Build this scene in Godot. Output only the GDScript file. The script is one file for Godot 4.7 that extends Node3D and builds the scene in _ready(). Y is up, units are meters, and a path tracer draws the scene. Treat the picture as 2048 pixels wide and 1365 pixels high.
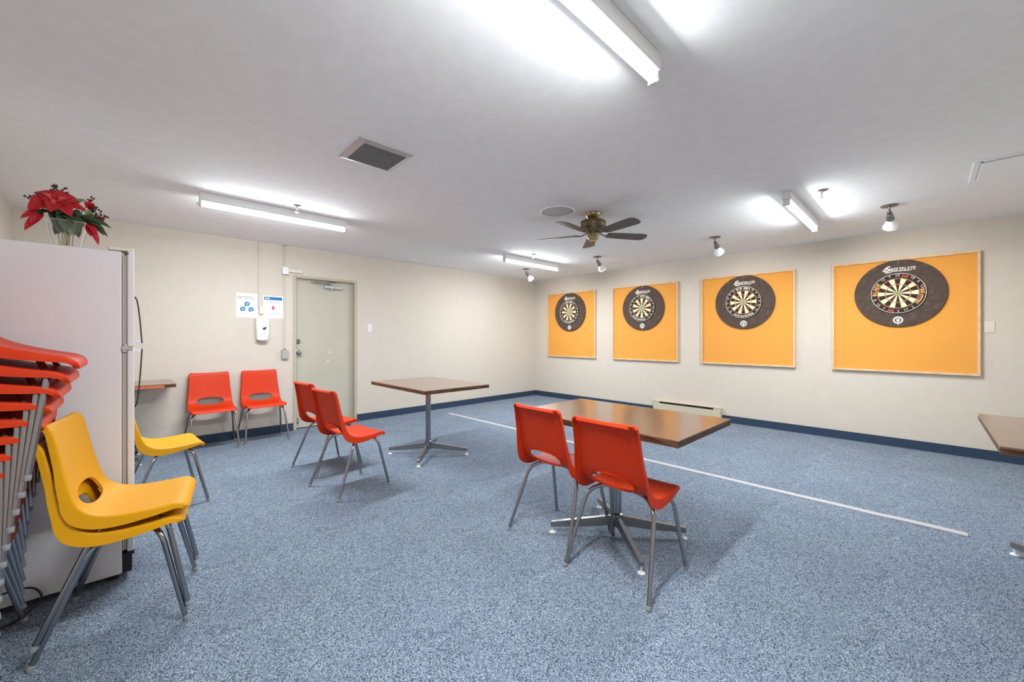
extends Node3D
# A basement games room: dartboards on the right wall, folding tables, moulded stacking chairs.
# Room frame: x runs along the door wall, z towards the wall behind the camera, y up, metres.

const XL := -0.82
const XR := 6.25
const ZB := -5.82
const ZF := 1.05
const H := 2.45
const EYE := 1.2444

class MB:
	var v := PackedVector3Array()
	var n := PackedVector3Array()

	func tri(a: Vector3, b: Vector3, c: Vector3, na: Vector3, nb: Vector3, nc: Vector3) -> void:
		var f := (c - a).cross(b - a)
		if f.length_squared() < 1e-18:
			return
		if f.dot(na + nb + nc) < 0.0:
			v.append(a); v.append(c); v.append(b)
			n.append(na); n.append(nc); n.append(nb)
		else:
			v.append(a); v.append(b); v.append(c)
			n.append(na); n.append(nb); n.append(nc)

	func quad(a: Vector3, b: Vector3, c: Vector3, d: Vector3, na: Vector3, nb: Vector3, nc: Vector3, nd: Vector3) -> void:
		tri(a, b, c, na, nb, nc)
		tri(a, c, d, na, nc, nd)

	func flat(a: Vector3, b: Vector3, c: Vector3, d: Vector3, m: Vector3) -> void:
		quad(a, b, c, d, m, m, m, m)

	# box with rounded-looking chamfers
	func box(c: Vector3, s: Vector3, r := 0.003, bs := Basis.IDENTITY) -> void:
		var h := s * 0.5
		r = minf(r, minf(h.x, minf(h.y, h.z)) * 0.9)
		var ax := [Vector3.RIGHT, Vector3.UP, Vector3.BACK]
		for i in 3:
			var j := (i + 1) % 3
			var k := (i + 2) % 3
			for sg in [-1.0, 1.0]:
				var m: Vector3 = ax[i] * sg
				var p := []
				for q in [[-1, -1], [1, -1], [1, 1], [-1, 1]]:
					p.append(c + bs * (ax[i] * sg * h[i] + ax[j] * q[0] * (h[j] - r) + ax[k] * q[1] * (h[k] - r)))
				flat(p[0], p[1], p[2], p[3], bs * m)
			if r <= 0.0:
				continue
			for sj in [-1.0, 1.0]:
				for sk in [-1.0, 1.0]:
					var nj: Vector3 = ax[j] * sj
					var nk: Vector3 = ax[k] * sk
					var l0: Vector3 = ax[i] * -(h[i] - r)
					var l1: Vector3 = ax[i] * (h[i] - r)
					var pj: Vector3 = nj * h[j] + nk * (h[k] - r)
					var pk: Vector3 = nj * (h[j] - r) + nk * h[k]
					quad(c + bs * (l0 + pj), c + bs * (l1 + pj), c + bs * (l1 + pk), c + bs * (l0 + pk), bs * nj, bs * nj, bs * nk, bs * nk)
		if r > 0.0:
			for sx in [-1.0, 1.0]:
				for sy in [-1.0, 1.0]:
					for sz in [-1.0, 1.0]:
						var i0 := Vector3(sx * h.x, sy * (h.y - r), sz * (h.z - r))
						var i1 := Vector3(sx * (h.x - r), sy * h.y, sz * (h.z - r))
						var i2 := Vector3(sx * (h.x - r), sy * (h.y - r), sz * h.z)
						tri(c + bs * i0, c + bs * i1, c + bs * i2, bs * Vector3(sx, 0, 0), bs * Vector3(0, sy, 0), bs * Vector3(0, 0, sz))

	func span(a: Vector3, b: Vector3, r := 0.003) -> void:
		box((a + b) * 0.5, (b - a).abs(), r)

	# a box whose long axis runs from a to b, with width w across and height h towards up
	func bar(a: Vector3, b: Vector3, w: float, h: float, r := 0.002, up := Vector3.UP) -> void:
		var x := (b - a).normalized()
		if absf(x.dot(up)) > 0.98:
			up = Vector3.RIGHT
		var z := x.cross(up).normalized()
		var y := z.cross(x)
		box((a + b) * 0.5, Vector3(a.distance_to(b), h, w), r, Basis(x, y, z))

	func tube(p: Array, r0: float, r1 := -1.0, seg := 12, caps := true) -> void:
		if r1 < 0.0:
			r1 = r0
		var t: Vector3 = (p[1] - p[0]).normalized()
		var u := t.cross(Vector3.UP if absf(t.y) < 0.9 else Vector3.RIGHT).normalized()
		var rings := []
		var nrm := []
		for i in p.size():
			var tt := t
			if i == 0:
				tt = (p[1] - p[0]).normalized()
			elif i == p.size() - 1:
				tt = (p[i] - p[i - 1]).normalized()
			else:
				tt = ((p[i + 1] - p[i]).normalized() + (p[i] - p[i - 1]).normalized()).normalized()
			u = (u - tt * u.dot(tt)).normalized()
			var w := tt.cross(u)
			var r := lerpf(r0, r1, float(i) / (p.size() - 1))
			var a := []
			var b := []
			for k in seg + 1:
				var ang := TAU * k / seg
				var d := u * cos(ang) + w * sin(ang)
				a.append(p[i] + d * r)
				b.append(d)
			rings.append(a)
			nrm.append(b)
			if caps and (i == 0 or i == p.size() - 1):
				var m := -tt if i == 0 else tt
				for k in seg:
					tri(p[i], a[k], a[k + 1], m, m, m)
		for i in p.size() - 1:
			for k in seg:
				quad(rings[i][k], rings[i][k + 1], rings[i + 1][k + 1], rings[i + 1][k], nrm[i][k], nrm[i][k + 1], nrm[i + 1][k + 1], nrm[i + 1][k])

	# profile of (radius, height) pairs spun about the y axis of xf; facets kept along the profile
	func lathe(pr: Array, xf := Transform3D.IDENTITY, seg := 32, smooth := false) -> void:
		var ns := []
		for i in pr.size() - 1:
			var d: Vector2 = pr[i + 1] - pr[i]
			ns.append(Vector2(d.y, -d.x).normalized())
		var sgn := 0.0
		for i in pr.size() - 1:
			sgn += (pr[i].x + pr[i + 1].x) * (pr[i + 1].y - pr[i].y)
		var flip := 1.0 if sgn >= 0.0 else -1.0
		for i in pr.size() - 1:
			var n0: Vector2 = ns[i] * flip
			var n1: Vector2 = ns[i] * flip
			if smooth:
				if i > 0 and ns[i].dot(ns[i - 1]) > 0.5:
					n0 = (ns[i] + ns[i - 1]).normalized() * flip
				if i < ns.size() - 1 and ns[i].dot(ns[i + 1]) > 0.5:
					n1 = (ns[i] + ns[i + 1]).normalized() * flip
			for k in seg:
				var a0 := TAU * k / seg
				var a1 := TAU * (k + 1) / seg
				var e0 := Vector3(cos(a0), 0, sin(a0))
				var e1 := Vector3(cos(a1), 0, sin(a1))
				var up := Vector3.UP
				quad(xf * (e0 * pr[i].x + up * pr[i].y), xf * (e1 * pr[i].x + up * pr[i].y), xf * (e1 * pr[i + 1].x + up * pr[i + 1].y), xf * (e0 * pr[i + 1].x + up * pr[i + 1].y),
					xf.basis * (e0 * n0.x + up * n0.y), xf.basis * (e1 * n0.x + up * n0.y), xf.basis * (e1 * n1.x + up * n1.y), xf.basis * (e0 * n1.x + up * n1.y))

	# flat polygon in the xy plane of xf, from z0 to z1
	func prism(poly: PackedVector2Array, z0: float, z1: float, xf := Transform3D.IDENTITY) -> void:
		var ids := Geometry2D.triangulate_polygon(poly)
		for i in range(0, ids.size(), 3):
			var a := poly[ids[i]]
			var b := poly[ids[i + 1]]
			var c := poly[ids[i + 2]]
			var f := xf.basis.z.normalized()
			tri(xf * Vector3(a.x, a.y, z1), xf * Vector3(b.x, b.y, z1), xf * Vector3(c.x, c.y, z1), f, f, f)
			tri(xf * Vector3(a.x, a.y, z0), xf * Vector3(b.x, b.y, z0), xf * Vector3(c.x, c.y, z0), -f, -f, -f)
		var cw := Geometry2D.is_polygon_clockwise(poly)
		for i in poly.size():
			var a := poly[i]
			var b := poly[(i + 1) % poly.size()]
			var d := (b - a).normalized()
			var o := Vector2(d.y, -d.x) if not cw else Vector2(-d.y, d.x)
			var m := xf.basis * Vector3(o.x, o.y, 0)
			flat(xf * Vector3(a.x, a.y, z0), xf * Vector3(b.x, b.y, z0), xf * Vector3(b.x, b.y, z1), xf * Vector3(a.x, a.y, z1), m.normalized())

	# piece of a ring in the xy plane, angles clockwise from up
	func sector(r0: float, r1: float, a0: float, a1: float, z0: float, z1: float, steps := 3) -> void:
		var poly := PackedVector2Array()
		for i in steps + 1:
			var a := lerpf(a0, a1, float(i) / steps)
			poly.append(Vector2(sin(a), cos(a)) * r1)
		for i in steps + 1:
			var a := lerpf(a1, a0, float(i) / steps)
			if r0 > 0.0 or i == 0:
				poly.append(Vector2(sin(a), cos(a)) * r0)
		prism(poly, z0, z1)

	func ball(c: Vector3, r: float, seg := 8) -> void:
		var pr := []
		for i in seg / 2 + 1:
			var a := -PI / 2 + PI * i / (seg / 2)
			pr.append(Vector2(maxf(cos(a) * r, 0.0), sin(a) * r))
		lathe(pr, Transform3D(Basis.IDENTITY, c), seg, true)

	func mesh() -> ArrayMesh:
		var a := []
		a.resize(Mesh.ARRAY_MAX)
		a[Mesh.ARRAY_VERTEX] = v
		a[Mesh.ARRAY_NORMAL] = n
		var m := ArrayMesh.new()
		m.add_surface_from_arrays(Mesh.PRIMITIVE_TRIANGLES, a)
		return m


var M := {}
var used := {}
var fonts := {}

# ---------- helpers for nodes ----------
func numbered(called: String) -> String:
	var k: int = used.get(called, 0)
	used[called] = k + 1
	return called if k == 0 else "%s_%03d" % [called, k]

func part(called: String, mesh: Mesh, m: Material, parent: Node3D, at := Vector3.ZERO) -> MeshInstance3D:
	var o := MeshInstance3D.new()
	o.name = called
	o.mesh = mesh
	o.material_override = m
	o.position = at
	o.cast_shadow = GeometryInstance3D.SHADOW_CASTING_SETTING_ON
	parent.add_child(o, true)
	return o

func thing(called: String, label: String, category: String, at := Vector3.ZERO, turn := 0.0, group := "") -> Node3D:
	var o := Node3D.new()
	o.name = numbered(called)
	o.position = at
	o.rotation.y = turn
	add_child(o)
	o.set_meta("label", label)
	o.set_meta("category", category)
	if group:
		o.set_meta("group", group)
	return o

func single(called: String, mesh: Mesh, m: Material, label: String, category: String, at := Vector3.ZERO, group := "") -> MeshInstance3D:
	var o := part(numbered(called), mesh, m, self, at)
	o.set_meta("label", label)
	o.set_meta("category", category)
	if group:
		o.set_meta("group", group)
	return o

func structure(called: String, mesh: Mesh, m: Material, label := "") -> MeshInstance3D:
	var o := part(called, mesh, m, self)
	o.set_meta("kind", "structure")
	if label:
		o.set_meta("label", label)
	return o

func copy_of(src: Node3D, at: Vector3, turn: float, label: String, group: String) -> Node3D:
	var c: Node3D = src.duplicate()
	c.name = numbered(str(src.get_meta("called")))
	add_child(c)
	c.position = at
	c.rotation = Vector3(0, turn, 0)
	c.set_meta("label", label)
	c.set_meta("group", group)
	return c

func one_box(c: Vector3, s: Vector3, r := 0.003) -> ArrayMesh:
	var b := MB.new()
	b.box(c, s, r)
	return b.mesh()

func round_path(p: Array, r: float, steps := 5) -> Array:
	var out := [p[0]]
	for i in range(1, p.size() - 1):
		var a: Vector3 = (p[i - 1] - p[i])
		var b: Vector3 = (p[i + 1] - p[i])
		var d := minf(r, minf(a.length(), b.length()) * 0.48)
		var s: Vector3 = p[i] + a.normalized() * d
		var e: Vector3 = p[i] + b.normalized() * d
		for k in steps + 1:
			var t := float(k) / steps
			out.append(s.lerp(p[i], t).lerp(p[i].lerp(e, t), t))
	out.append(p[p.size() - 1])
	return out

func text(s: String, size: float, depth: float, bold := false, italic := false) -> TextMesh:
	var key := "%s%s" % [bold, italic]
	if not fonts.has(key):
		var f := SystemFont.new()
		f.font_names = PackedStringArray(["Droid Sans"])
		f.font_weight = 700 if bold else 400
		f.font_italic = italic
		fonts[key] = f
	var t := TextMesh.new()
	t.font = fonts[key]
	t.text = s
	t.font_size = 32
	t.pixel_size = size / 32.0
	t.depth = depth
	t.curve_step = 2.0
	return t

func letters(items: Array) -> ArrayMesh:
	# items: [TextMesh, Transform3D]
	var st := SurfaceTool.new()
	st.begin(Mesh.PRIMITIVE_TRIANGLES)
	for it in items:
		if it[0].get_surface_count():
			for s in it[0].get_surface_count():
				st.append_from(it[0], s, it[1])
	return st.commit()

# letters of a word set round an arc; angle clockwise from up, heads outwards unless inside is set
func arc_text(word: String, size: float, r: float, mid: float, step: float, z: float, heads_in := false, bold := true) -> Array:
	var out := []
	for i in word.length():
		if word[i] == " ":
			continue
		var k := i - (word.length() - 1) * 0.5
		var a := mid + (k * step if not heads_in else -k * step)
		var b := Basis(Vector3.BACK, -a + (PI if heads_in else 0.0))
		out.append([text(word[i], size, 0.0006, bold), Transform3D(b, Vector3(sin(a) * r, cos(a) * r, z))])
	return out

# ---------- materials ----------
func plain(col: Color, rough := 0.6, metal := 0.0, spec := 0.5) -> StandardMaterial3D:
	var m := StandardMaterial3D.new()
	m.albedo_color = col
	m.roughness = rough
	m.metallic = metal
	m.metallic_specular = spec
	return m

func noise(freq: float, seed_: int, size: int, cols: Array, offs: Array, octaves := 3, type := FastNoiseLite.TYPE_SIMPLEX_SMOOTH) -> NoiseTexture2D:
	var f := FastNoiseLite.new()
	f.seed = seed_
	f.noise_type = type
	f.frequency = freq
	f.fractal_octaves = octaves
	var t := NoiseTexture2D.new()
	t.width = size
	t.height = size
	t.seamless = true
	t.noise = f
	t.generate_mipmaps = false
	var g := Gradient.new()
	g.offsets = PackedFloat32Array(offs)
	g.colors = PackedColorArray(cols)
	t.color_ramp = g
	return t

func relief(freq: float, seed_: int, size: int, strength: float, octaves := 2) -> NoiseTexture2D:
	var f := FastNoiseLite.new()
	f.seed = seed_
	f.frequency = freq
	f.fractal_octaves = octaves
	var t := NoiseTexture2D.new()
	t.width = size
	t.height = size
	t.seamless = true
	t.noise = f
	t.generate_mipmaps = false
	t.as_normal_map = true
	t.bump_strength = strength
	return t

func grained(tex: Texture2D, scale: Vector3, rough: float, spec := 0.5, world := true) -> StandardMaterial3D:
	var m := StandardMaterial3D.new()
	m.albedo_texture = tex
	m.uv1_triplanar = true
	m.uv1_world_triplanar = world
	m.uv1_scale = scale
	m.roughness = rough
	m.metallic_specular = spec
	return m

func materials() -> void:
	# carpet: tufts of mixed blue, grey and near-white yarn
	var yarn := noise(0.19, 11, 1024, [Color8(46, 58, 75), Color8(94, 108, 125), Color8(124, 137, 152), Color8(141, 154, 168), Color8(182, 192, 202)], [0.03, 0.22, 0.45, 0.75, 1.0], 1, FastNoiseLite.TYPE_CELLULAR)
	yarn.noise.cellular_return_type = FastNoiseLite.RETURN_CELL_VALUE
	yarn.noise.cellular_jitter = 1.0
	yarn.noise.fractal_type = FastNoiseLite.FRACTAL_NONE
	M.carpet = grained(yarn, Vector3.ONE * 1.6, 1.0, 0.05)
	M.carpet.normal_enabled = true
	M.carpet.normal_texture = relief(0.12, 12, 1024, 3.0)
	M.carpet.normal_scale = 0.25
	M.carpet.detail_enabled = true
	M.carpet.detail_blend_mode = BaseMaterial3D.BLEND_MODE_MUL
	M.carpet.detail_uv_layer = BaseMaterial3D.DETAIL_UV_2
	M.carpet.uv2_triplanar = true
	M.carpet.uv2_world_triplanar = true
	M.carpet.uv2_scale = Vector3.ONE * 0.31
	M.carpet.detail_albedo = noise(0.011, 13, 512, [Color(0.965, 0.965, 0.97), Color(1, 1, 1)], [0.3, 0.65], 4)
	var cove := noise(0.17, 14, 512, [Color8(26, 36, 52), Color8(50, 64, 86), Color8(66, 82, 104), Color8(104, 118, 138)], [0.2, 0.42, 0.58, 0.85], 3)
	M.cove = grained(cove, Vector3.ONE * 2.3, 1.0, 0.05)
	M.cove.normal_enabled = true
	M.cove.normal_texture = M.carpet.normal_texture
	# painted walls with a faint roller texture
	var wall := noise(0.012, 21, 512, [Color8(213, 204, 191), Color8(215, 206, 193)], [0.3, 0.7], 4)
	M.wall = grained(wall, Vector3.ONE * 0.6, 0.62, 0.35)
	M.wall.normal_enabled = true
	M.wall.normal_texture = relief(0.12, 22, 512, 1.2)
	M.wall.normal_scale = 0.06
	M.wall.uv1_scale = Vector3.ONE * 0.9
	var ceil_tex := noise(0.02, 23, 512, [Color8(243, 243, 243), Color8(246, 246, 246)], [0.3, 0.7], 4)
	M.ceiling = grained(ceil_tex, Vector3.ONE * 0.8, 0.85, 0.25)
	M.ceiling.normal_enabled = true
	M.ceiling.normal_texture = M.wall.normal_texture
	M.ceiling.normal_scale = 0.07
	# furniture plastics
	M.orange = plain(Color8(208, 54, 11), 0.45, 0.0, 0.36)
	M.yellow = plain(Color8(228, 161, 5), 0.42, 0.0, 0.38)
	for k in ["orange", "yellow"]:
		M[k].normal_enabled = true
		M[k].normal_texture = relief(0.25, 31, 256, 1.0)
		M[k].normal_scale = 0.18
		M[k].uv1_triplanar = true
		M[k].uv1_scale = Vector3.ONE * 5.0
	M.chrome = plain(Color8(158, 159, 162), 0.19, 1.0)
	M.steel = plain(Color8(178, 178, 180), 0.3, 1.0)
	M.base_steel = plain(Color8(150, 149, 148), 0.36, 0.9)
	M.rubber = plain(Color8(140, 141, 144), 0.6)
	M.white_glide = plain(Color8(232, 232, 228), 0.4)
	# walnut laminate
	var wood := noise(0.03, 41, 512, [Color8(106, 76, 54), Color8(122, 89, 64), Color8(132, 98, 72), Color8(144, 108, 81)], [0.25, 0.45, 0.6, 0.8], 4)
	M.wood = grained(wood, Vector3(16.0, 16.0, 0.8), 0.32, 0.5, false)
	M.wood.clearcoat_enabled = true
	M.wood.clearcoat = 0.8
	M.wood.clearcoat_roughness = 0.14
	var edge := noise(0.03, 42, 256, [Color8(56, 36, 24), Color8(88, 60, 42), Color8(108, 76, 54)], [0.25, 0.5, 0.8], 3)
	M.wood_edge = grained(edge, Vector3(0.8, 12.0, 0.8), 0.45, 0.4, false)
	var chip := noise(0.12, 43, 256, [Color8(150, 70, 45), Color8(205, 112, 82), Color8(228, 150, 118)], [0.25, 0.5, 0.8], 3)
	M.chipboard = grained(chip, Vector3.ONE * 4.0, 0.9, 0.2, false)
	# cork and frames
	var cork := noise(0.2, 51, 512, [Color8(190, 116, 46), Color8(232, 160, 74), Color8(241, 172, 86), Color8(248, 190, 112)], [0.16, 0.34, 0.6, 0.85], 3)
	M.cork = grained(cork, Vector3.ONE * 2.2, 0.95, 0.15, false)
	var pine := noise(0.03, 52, 256, [Color8(218, 186, 148), Color8(226, 196, 158), Color8(231, 203, 167)], [0.25, 0.5, 0.8], 3)
	M.pine = grained(pine, Vector3(1.2, 1.2, 1.2), 0.6, 0.35, false)
	var felt := noise(0.02, 53, 256, [Color8(84, 73, 66), Color8(91, 79, 72), Color8(101, 89, 81)], [0.25, 0.6, 0.9], 5)
	M.felt = grained(felt, Vector3.ONE * 2.4, 0.9, 0.2, false)
	M.sisal_black = plain(Color8(62, 50, 44), 0.9, 0.0, 0.2)
	M.sisal_cream = plain(Color8(238, 222, 186), 0.9, 0.0, 0.2)
	M.sisal_red = plain(Color8(214, 78, 58), 0.9, 0.0, 0.2)
	M.sisal_green = plain(Color8(96, 168, 96), 0.9, 0.0, 0.2)
	M.bull = plain(Color8(150, 152, 62), 0.9, 0.0, 0.2)
	M.print_white = plain(Color8(240, 236, 228), 0.7)
	M.print_gold = plain(Color8(236, 176, 104), 0.7)
	M.print_red = plain(Color8(208, 96, 70), 0.7)
	M.wire = plain(Color8(214, 206, 194), 0.35, 0.6)
	# painted metal and plastics
	M.door = grained(noise(0.015, 61, 256, [Color8(190, 186, 169), Color8(193, 189, 172)], [0.3, 0.7], 4), Vector3.ONE * 0.8, 0.5, 0.4)
	M.door_frame = plain(Color8(188, 180, 160), 0.5)
	M.chip_paint = plain(Color8(232, 230, 220), 0.7)
	M.fridge = plain(Color8(226, 223, 224), 0.38, 0.0, 0.5)
	M.gasket = plain(Color8(206, 200, 189), 0.6)
	M.cream_plastic = plain(Color8(226, 218, 203), 0.45)
	M.white_plastic = plain(Color8(236, 235, 234), 0.35)
	M.white_metal = plain(Color8(235, 235, 235), 0.45)
	M.grey_plastic = plain(Color8(176, 172, 165), 0.5)
	M.black = plain(Color8(22, 22, 24), 0.5)
	M.dark_slot = plain(Color8(38, 36, 34), 0.8)
	M.alu = plain(Color8(196, 196, 194), 0.4, 0.7)
	M.slat = plain(Color8(134, 134, 134), 0.5, 0.3)
	M.nickel = plain(Color8(140, 138, 136), 0.3, 0.9)
	M.brass = plain(Color8(162, 146, 108), 0.28, 0.9)
	M.brass_dark = plain(Color8(122, 108, 80), 0.36, 0.85)
	M.blade = plain(Color8(84, 80, 78), 0.5)
	M.bulb_white = plain(Color8(244, 243, 240), 0.3)
	M.heater = plain(Color8(206, 196, 172), 0.5)
	M.paper = plain(Color8(244, 244, 243), 0.55)
	M.print_blue = plain(Color8(20, 116, 176), 0.6)
	M.print_pale = plain(Color8(150, 205, 232), 0.6)
	M.print_dark = plain(Color8(62, 66, 74), 0.6)
	M.print_grey = plain(Color8(168, 168, 172), 0.6)
	M.print_pink = plain(Color8(206, 84, 96), 0.6)
	M.tape = plain(Color8(186, 186, 188), 0.6)
	# flowers
	M.petal = plain(Color8(176, 14, 26), 0.6)
	M.petal.backlight_enabled = true
	M.petal.backlight = Color(0.35, 0.02, 0.03)
	M.petal_pale = plain(Color8(206, 74, 78), 0.6)
	M.leaf = plain(Color8(50, 74, 44), 0.55)
	M.leaf_pale = plain(Color8(122, 138, 84), 0.55)
	M.berry = plain(Color8(86, 32, 32), 0.4)
	M.stamen = plain(Color8(186, 166, 30), 0.6)
	M.stem = plain(Color8(150, 140, 92), 0.6)
	M.glass = plain(Color(0.92, 0.95, 0.94, 0.04), 0.03)
	M.glass.transparency = BaseMaterial3D.TRANSPARENCY_ALPHA
	# glowing fluorescent tube
	M.tube = plain(Color8(250, 250, 250), 0.4)
	M.tube.emission_enabled = true
	M.tube.emission = Color(0.96, 0.985, 1.0)
	M.tube.emission_energy_multiplier = 3.0
	M.lens = plain(Color8(250, 248, 244), 0.4)
	M.lens.emission_enabled = true
	M.lens.emission = Color(1.0, 0.96, 0.91)
	M.lens.emission_energy_multiplier = 3.0

# ---------- chairs ----------
var shell_mesh: ArrayMesh
var leg_meshes := []
var cap_mesh: ArrayMesh

func spline(p: Array, t: float) -> Vector2:
	var k := clampi(int(t), 0, p.size() - 2)
	var f := t - k
	var a: Vector2 = p[maxi(k - 1, 0)]
	var b: Vector2 = p[k]
	var c: Vector2 = p[k + 1]
	var d: Vector2 = p[mini(k + 2, p.size() - 1)]
	return b.cubic_interpolate(c, a, d, f)

func build_shell() -> ArrayMesh:
	# side profile of the seat surface, from the rolled top edge to the front lip
	var pr := [Vector2(-0.250, 0.812), Vector2(-0.244, 0.823), Vector2(-0.232, 0.826), Vector2(-0.222, 0.812), Vector2(-0.207, 0.75), Vector2(-0.188, 0.66), Vector2(-0.167, 0.57), Vector2(-0.143, 0.505), Vector2(-0.104, 0.467), Vector2(-0.053, 0.448), Vector2(0.02, 0.441), Vector2(0.10, 0.445), Vector2(0.165, 0.451), Vector2(0.194, 0.447), Vector2(0.210, 0.434), Vector2(0.216, 0.420)]
	var fine := []
	var along := [0.0]
	for i in 301:
		fine.append(spline(pr, float(i) / 300.0 * (pr.size() - 1)))
		if i:
			along.append(along[i - 1] + fine[i].distance_to(fine[i - 1]))
	var total: float = along[300]
	var hole_at := 0.0
	for i in 301:
		if fine[i].y > 0.503:
			hole_at = along[i]
	var rows := 64
	var half := 12
	var pos := []
	var lat := []
	var s_of := []
	var j := 0
	for i in rows + 1:
		# rows closer together at both ends, where the edges roll over
		var q := float(i) / rows
		var s := total * (q - 0.09 * sin(TAU * q) * 0.9)
		while j < 299 and along[j + 1] < s:
			j += 1
		var f: float = clampf((s - along[j]) / maxf(along[j + 1] - along[j], 1e-6), 0, 1)
		var p: Vector2 = fine[j].lerp(fine[j + 1], f)
		var t: Vector2 = (fine[mini(j + 2, 300)] - fine[maxi(j - 1, 0)]).normalized()
		var nn := Vector2(-t.y, t.x)
		s_of.append(s)
		var d0 := s - 0.012
		var d1 := total - s
		# half width along the shell
		var knots := [[0.0, 0.186], [0.15, 0.192], [0.36, 0.207], [0.45, 0.212], [0.6, 0.212], [0.78, 0.2]]
		var w := 0.2
		for k in knots.size() - 1:
			if s >= knots[k][0]:
				w = lerpf(knots[k][1], knots[k + 1][1], smoothstep(0, 1, clampf((s - knots[k][0]) / (knots[k + 1][0] - knots[k][0]), 0, 1)))
		var rr := 0.034
		if d0 < rr:
			var e := rr - maxf(d0, 0.0)
			w -= rr - sqrt(maxf(rr * rr - e * e, 0.0)) - (0.0 if d0 >= 0 else 0.0)
		if d1 < rr:
			var e := rr - d1
			w -= rr - sqrt(maxf(rr * rr - e * e, 0.0))
		# depth of the turned-down side flange
		var fl := 0.0
		var fk := [[0.0, 0.002], [0.03, 0.014], [0.2, 0.019], [0.33, 0.030], [0.40, 0.050], [0.46, 0.044], [0.58, 0.028], [0.70, 0.016], [0.8, 0.004]]
		for k in fk.size() - 1:
			if s >= fk[k][0]:
				fl = lerpf(fk[k][1], fk[k + 1][1], clampf((s - fk[k][0]) / (fk[k + 1][0] - fk[k][0]), 0, 1))
		var bend_r := 0.009
		var dish := lerpf(0.016, 0.006, smoothstep(0.3, 0.5, s)) * smoothstep(0.0, 0.06, s) * (1.0 - smoothstep(total - 0.07, total, s))
		var offs := []
		for k in half + 1:
			var z := (w - bend_r) * k / half
			offs.append(Vector2(z, dish * pow(z / w, 2.0)))
		for k in range(1, 4):
			var a := deg_to_rad(82.0) * k / 3
			offs.append(Vector2(w - bend_r + bend_r * sin(a), offs[half].y - bend_r * (1.0 - cos(a))))
		var last: Vector2 = offs[half + 3]
		for k in range(1, 3):
			offs.append(last + Vector2(cos(deg_to_rad(82.0)), -sin(deg_to_rad(82.0))) * fl * k / 2.0)
		var row := []
		var lz := []
		for k in range(offs.size() - 1, 0, -1):
			row.append(Vector3(p.x + nn.x * offs[k].y, p.y + nn.y * offs[k].y, -offs[k].x))
			lz.append(-offs[k].x)
		for k in offs.size():
			row.append(Vector3(p.x + nn.x * offs[k].y, p.y + nn.y * offs[k].y, offs[k].x))
			lz.append(offs[k].x)
		pos.append(row)
		lat.append(lz)
	var cols: int = pos[0].size()
	var nor := []
	for i in rows + 1:
		var row := []
		for k in cols:
			var a: Vector3 = pos[mini(i + 1, rows)][k] - pos[maxi(i - 1, 0)][k]
			var b: Vector3 = pos[i][mini(k + 1, cols - 1)] - pos[i][maxi(k - 1, 0)]
			row.append(b.cross(a).normalized())
		nor.append(row)
	var th := 0.0045
	var mb := MB.new()
	var rim := []
	for i in rows:
		for k in cols - 1:
			var idx := [[i, k], [i, k + 1], [i + 1, k + 1], [i + 1, k]]
			var lev := []
			var inside := 0
			for q in idx:
				var zz: float = absf(lat[q[0]][q[1]]) / 0.128
				var ss: float = absf(s_of[q[0]] - hole_at) / 0.050
				var l := pow(zz, 2.6) + pow(ss, 2.2) - 1.0
				lev.append(l)
				if l < 0:
					inside += 1
			if inside == 4:
				continue
			var pp := []
			var nn := []
			var cut := []
			for q in 4:
				var e := (q + 1) % 4
				var pa: Vector3 = pos[idx[q][0]][idx[q][1]]
				var pb: Vector3 = pos[idx[e][0]][idx[e][1]]
				var na: Vector3 = nor[idx[q][0]][idx[q][1]]
				var nb: Vector3 = nor[idx[e][0]][idx[e][1]]
				if lev[q] >= 0:
					pp.append(pa)
					nn.append(na)
				if (lev[q] < 0) != (lev[e] < 0):
					var f: float = lev[q] / (lev[q] - lev[e])
					pp.append(pa.lerp(pb, f))
					nn.append(na.lerp(nb, f).normalized())
					cut.append([pa.lerp(pb, f), na.lerp(nb, f).normalized()])
			for q in range(1, pp.size() - 1):
				mb.tri(pp[0], pp[q], pp[q + 1], nn[0], nn[q], nn[q + 1])
				mb.tri(pp[0] - nn[0] * th, pp[q] - nn[q] * th, pp[q + 1] - nn[q + 1] * th, -nn[0], -nn[q], -nn[q + 1])
			if cut.size() == 2:
				rim.append(cut)
	# raised lip round the hole, standing out behind
	for c in rim:
		var a: Vector3 = c[0][0]
		var b: Vector3 = c[1][0]
		var na: Vector3 = c[0][1]
		var nb: Vector3 = c[1][1]
		var centre := Vector3(-0.142, 0.505, 0)
		var ins := (centre - (a + b) * 0.5)
		ins = (ins - na * ins.dot(na)).normalized()
		var lip := 0.012
		var out := -ins * 0.0035
		mb.flat(a, b, b - nb * lip, a - na * lip, ins)
		mb.flat(a - na * lip, b - nb * lip, b - nb * lip + out, a - na * lip + out, -na)
		mb.flat(a - na * th + out, b - nb * th + out, b - nb * lip + out, a - na * lip + out, -ins)
	# outer rim
	for i in rows:
		for k in [0, cols - 1]:
			var a: Vector3 = pos[i][k]
			var b: Vector3 = pos[i + 1][k]
			var o: Vector3 = (pos[i][k] - pos[i][1 if k == 0 else cols - 2])
			o = o.normalized() if o.length() > 1e-6 else Vector3.DOWN
			mb.flat(a, b, b - nor[i + 1][k] * th, a - nor[i][k] * th, o)
	for i in [0, rows]:
		for k in cols - 1:
			var o: Vector3 = (pos[i][k] - pos[1 if i == 0 else rows - 1][k]).normalized()
			mb.flat(pos[i][k], pos[i][k + 1], pos[i][k + 1] - nor[i][k + 1] * th, pos[i][k] - nor[i][k] * th, o)
	return mb.mesh()

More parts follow.
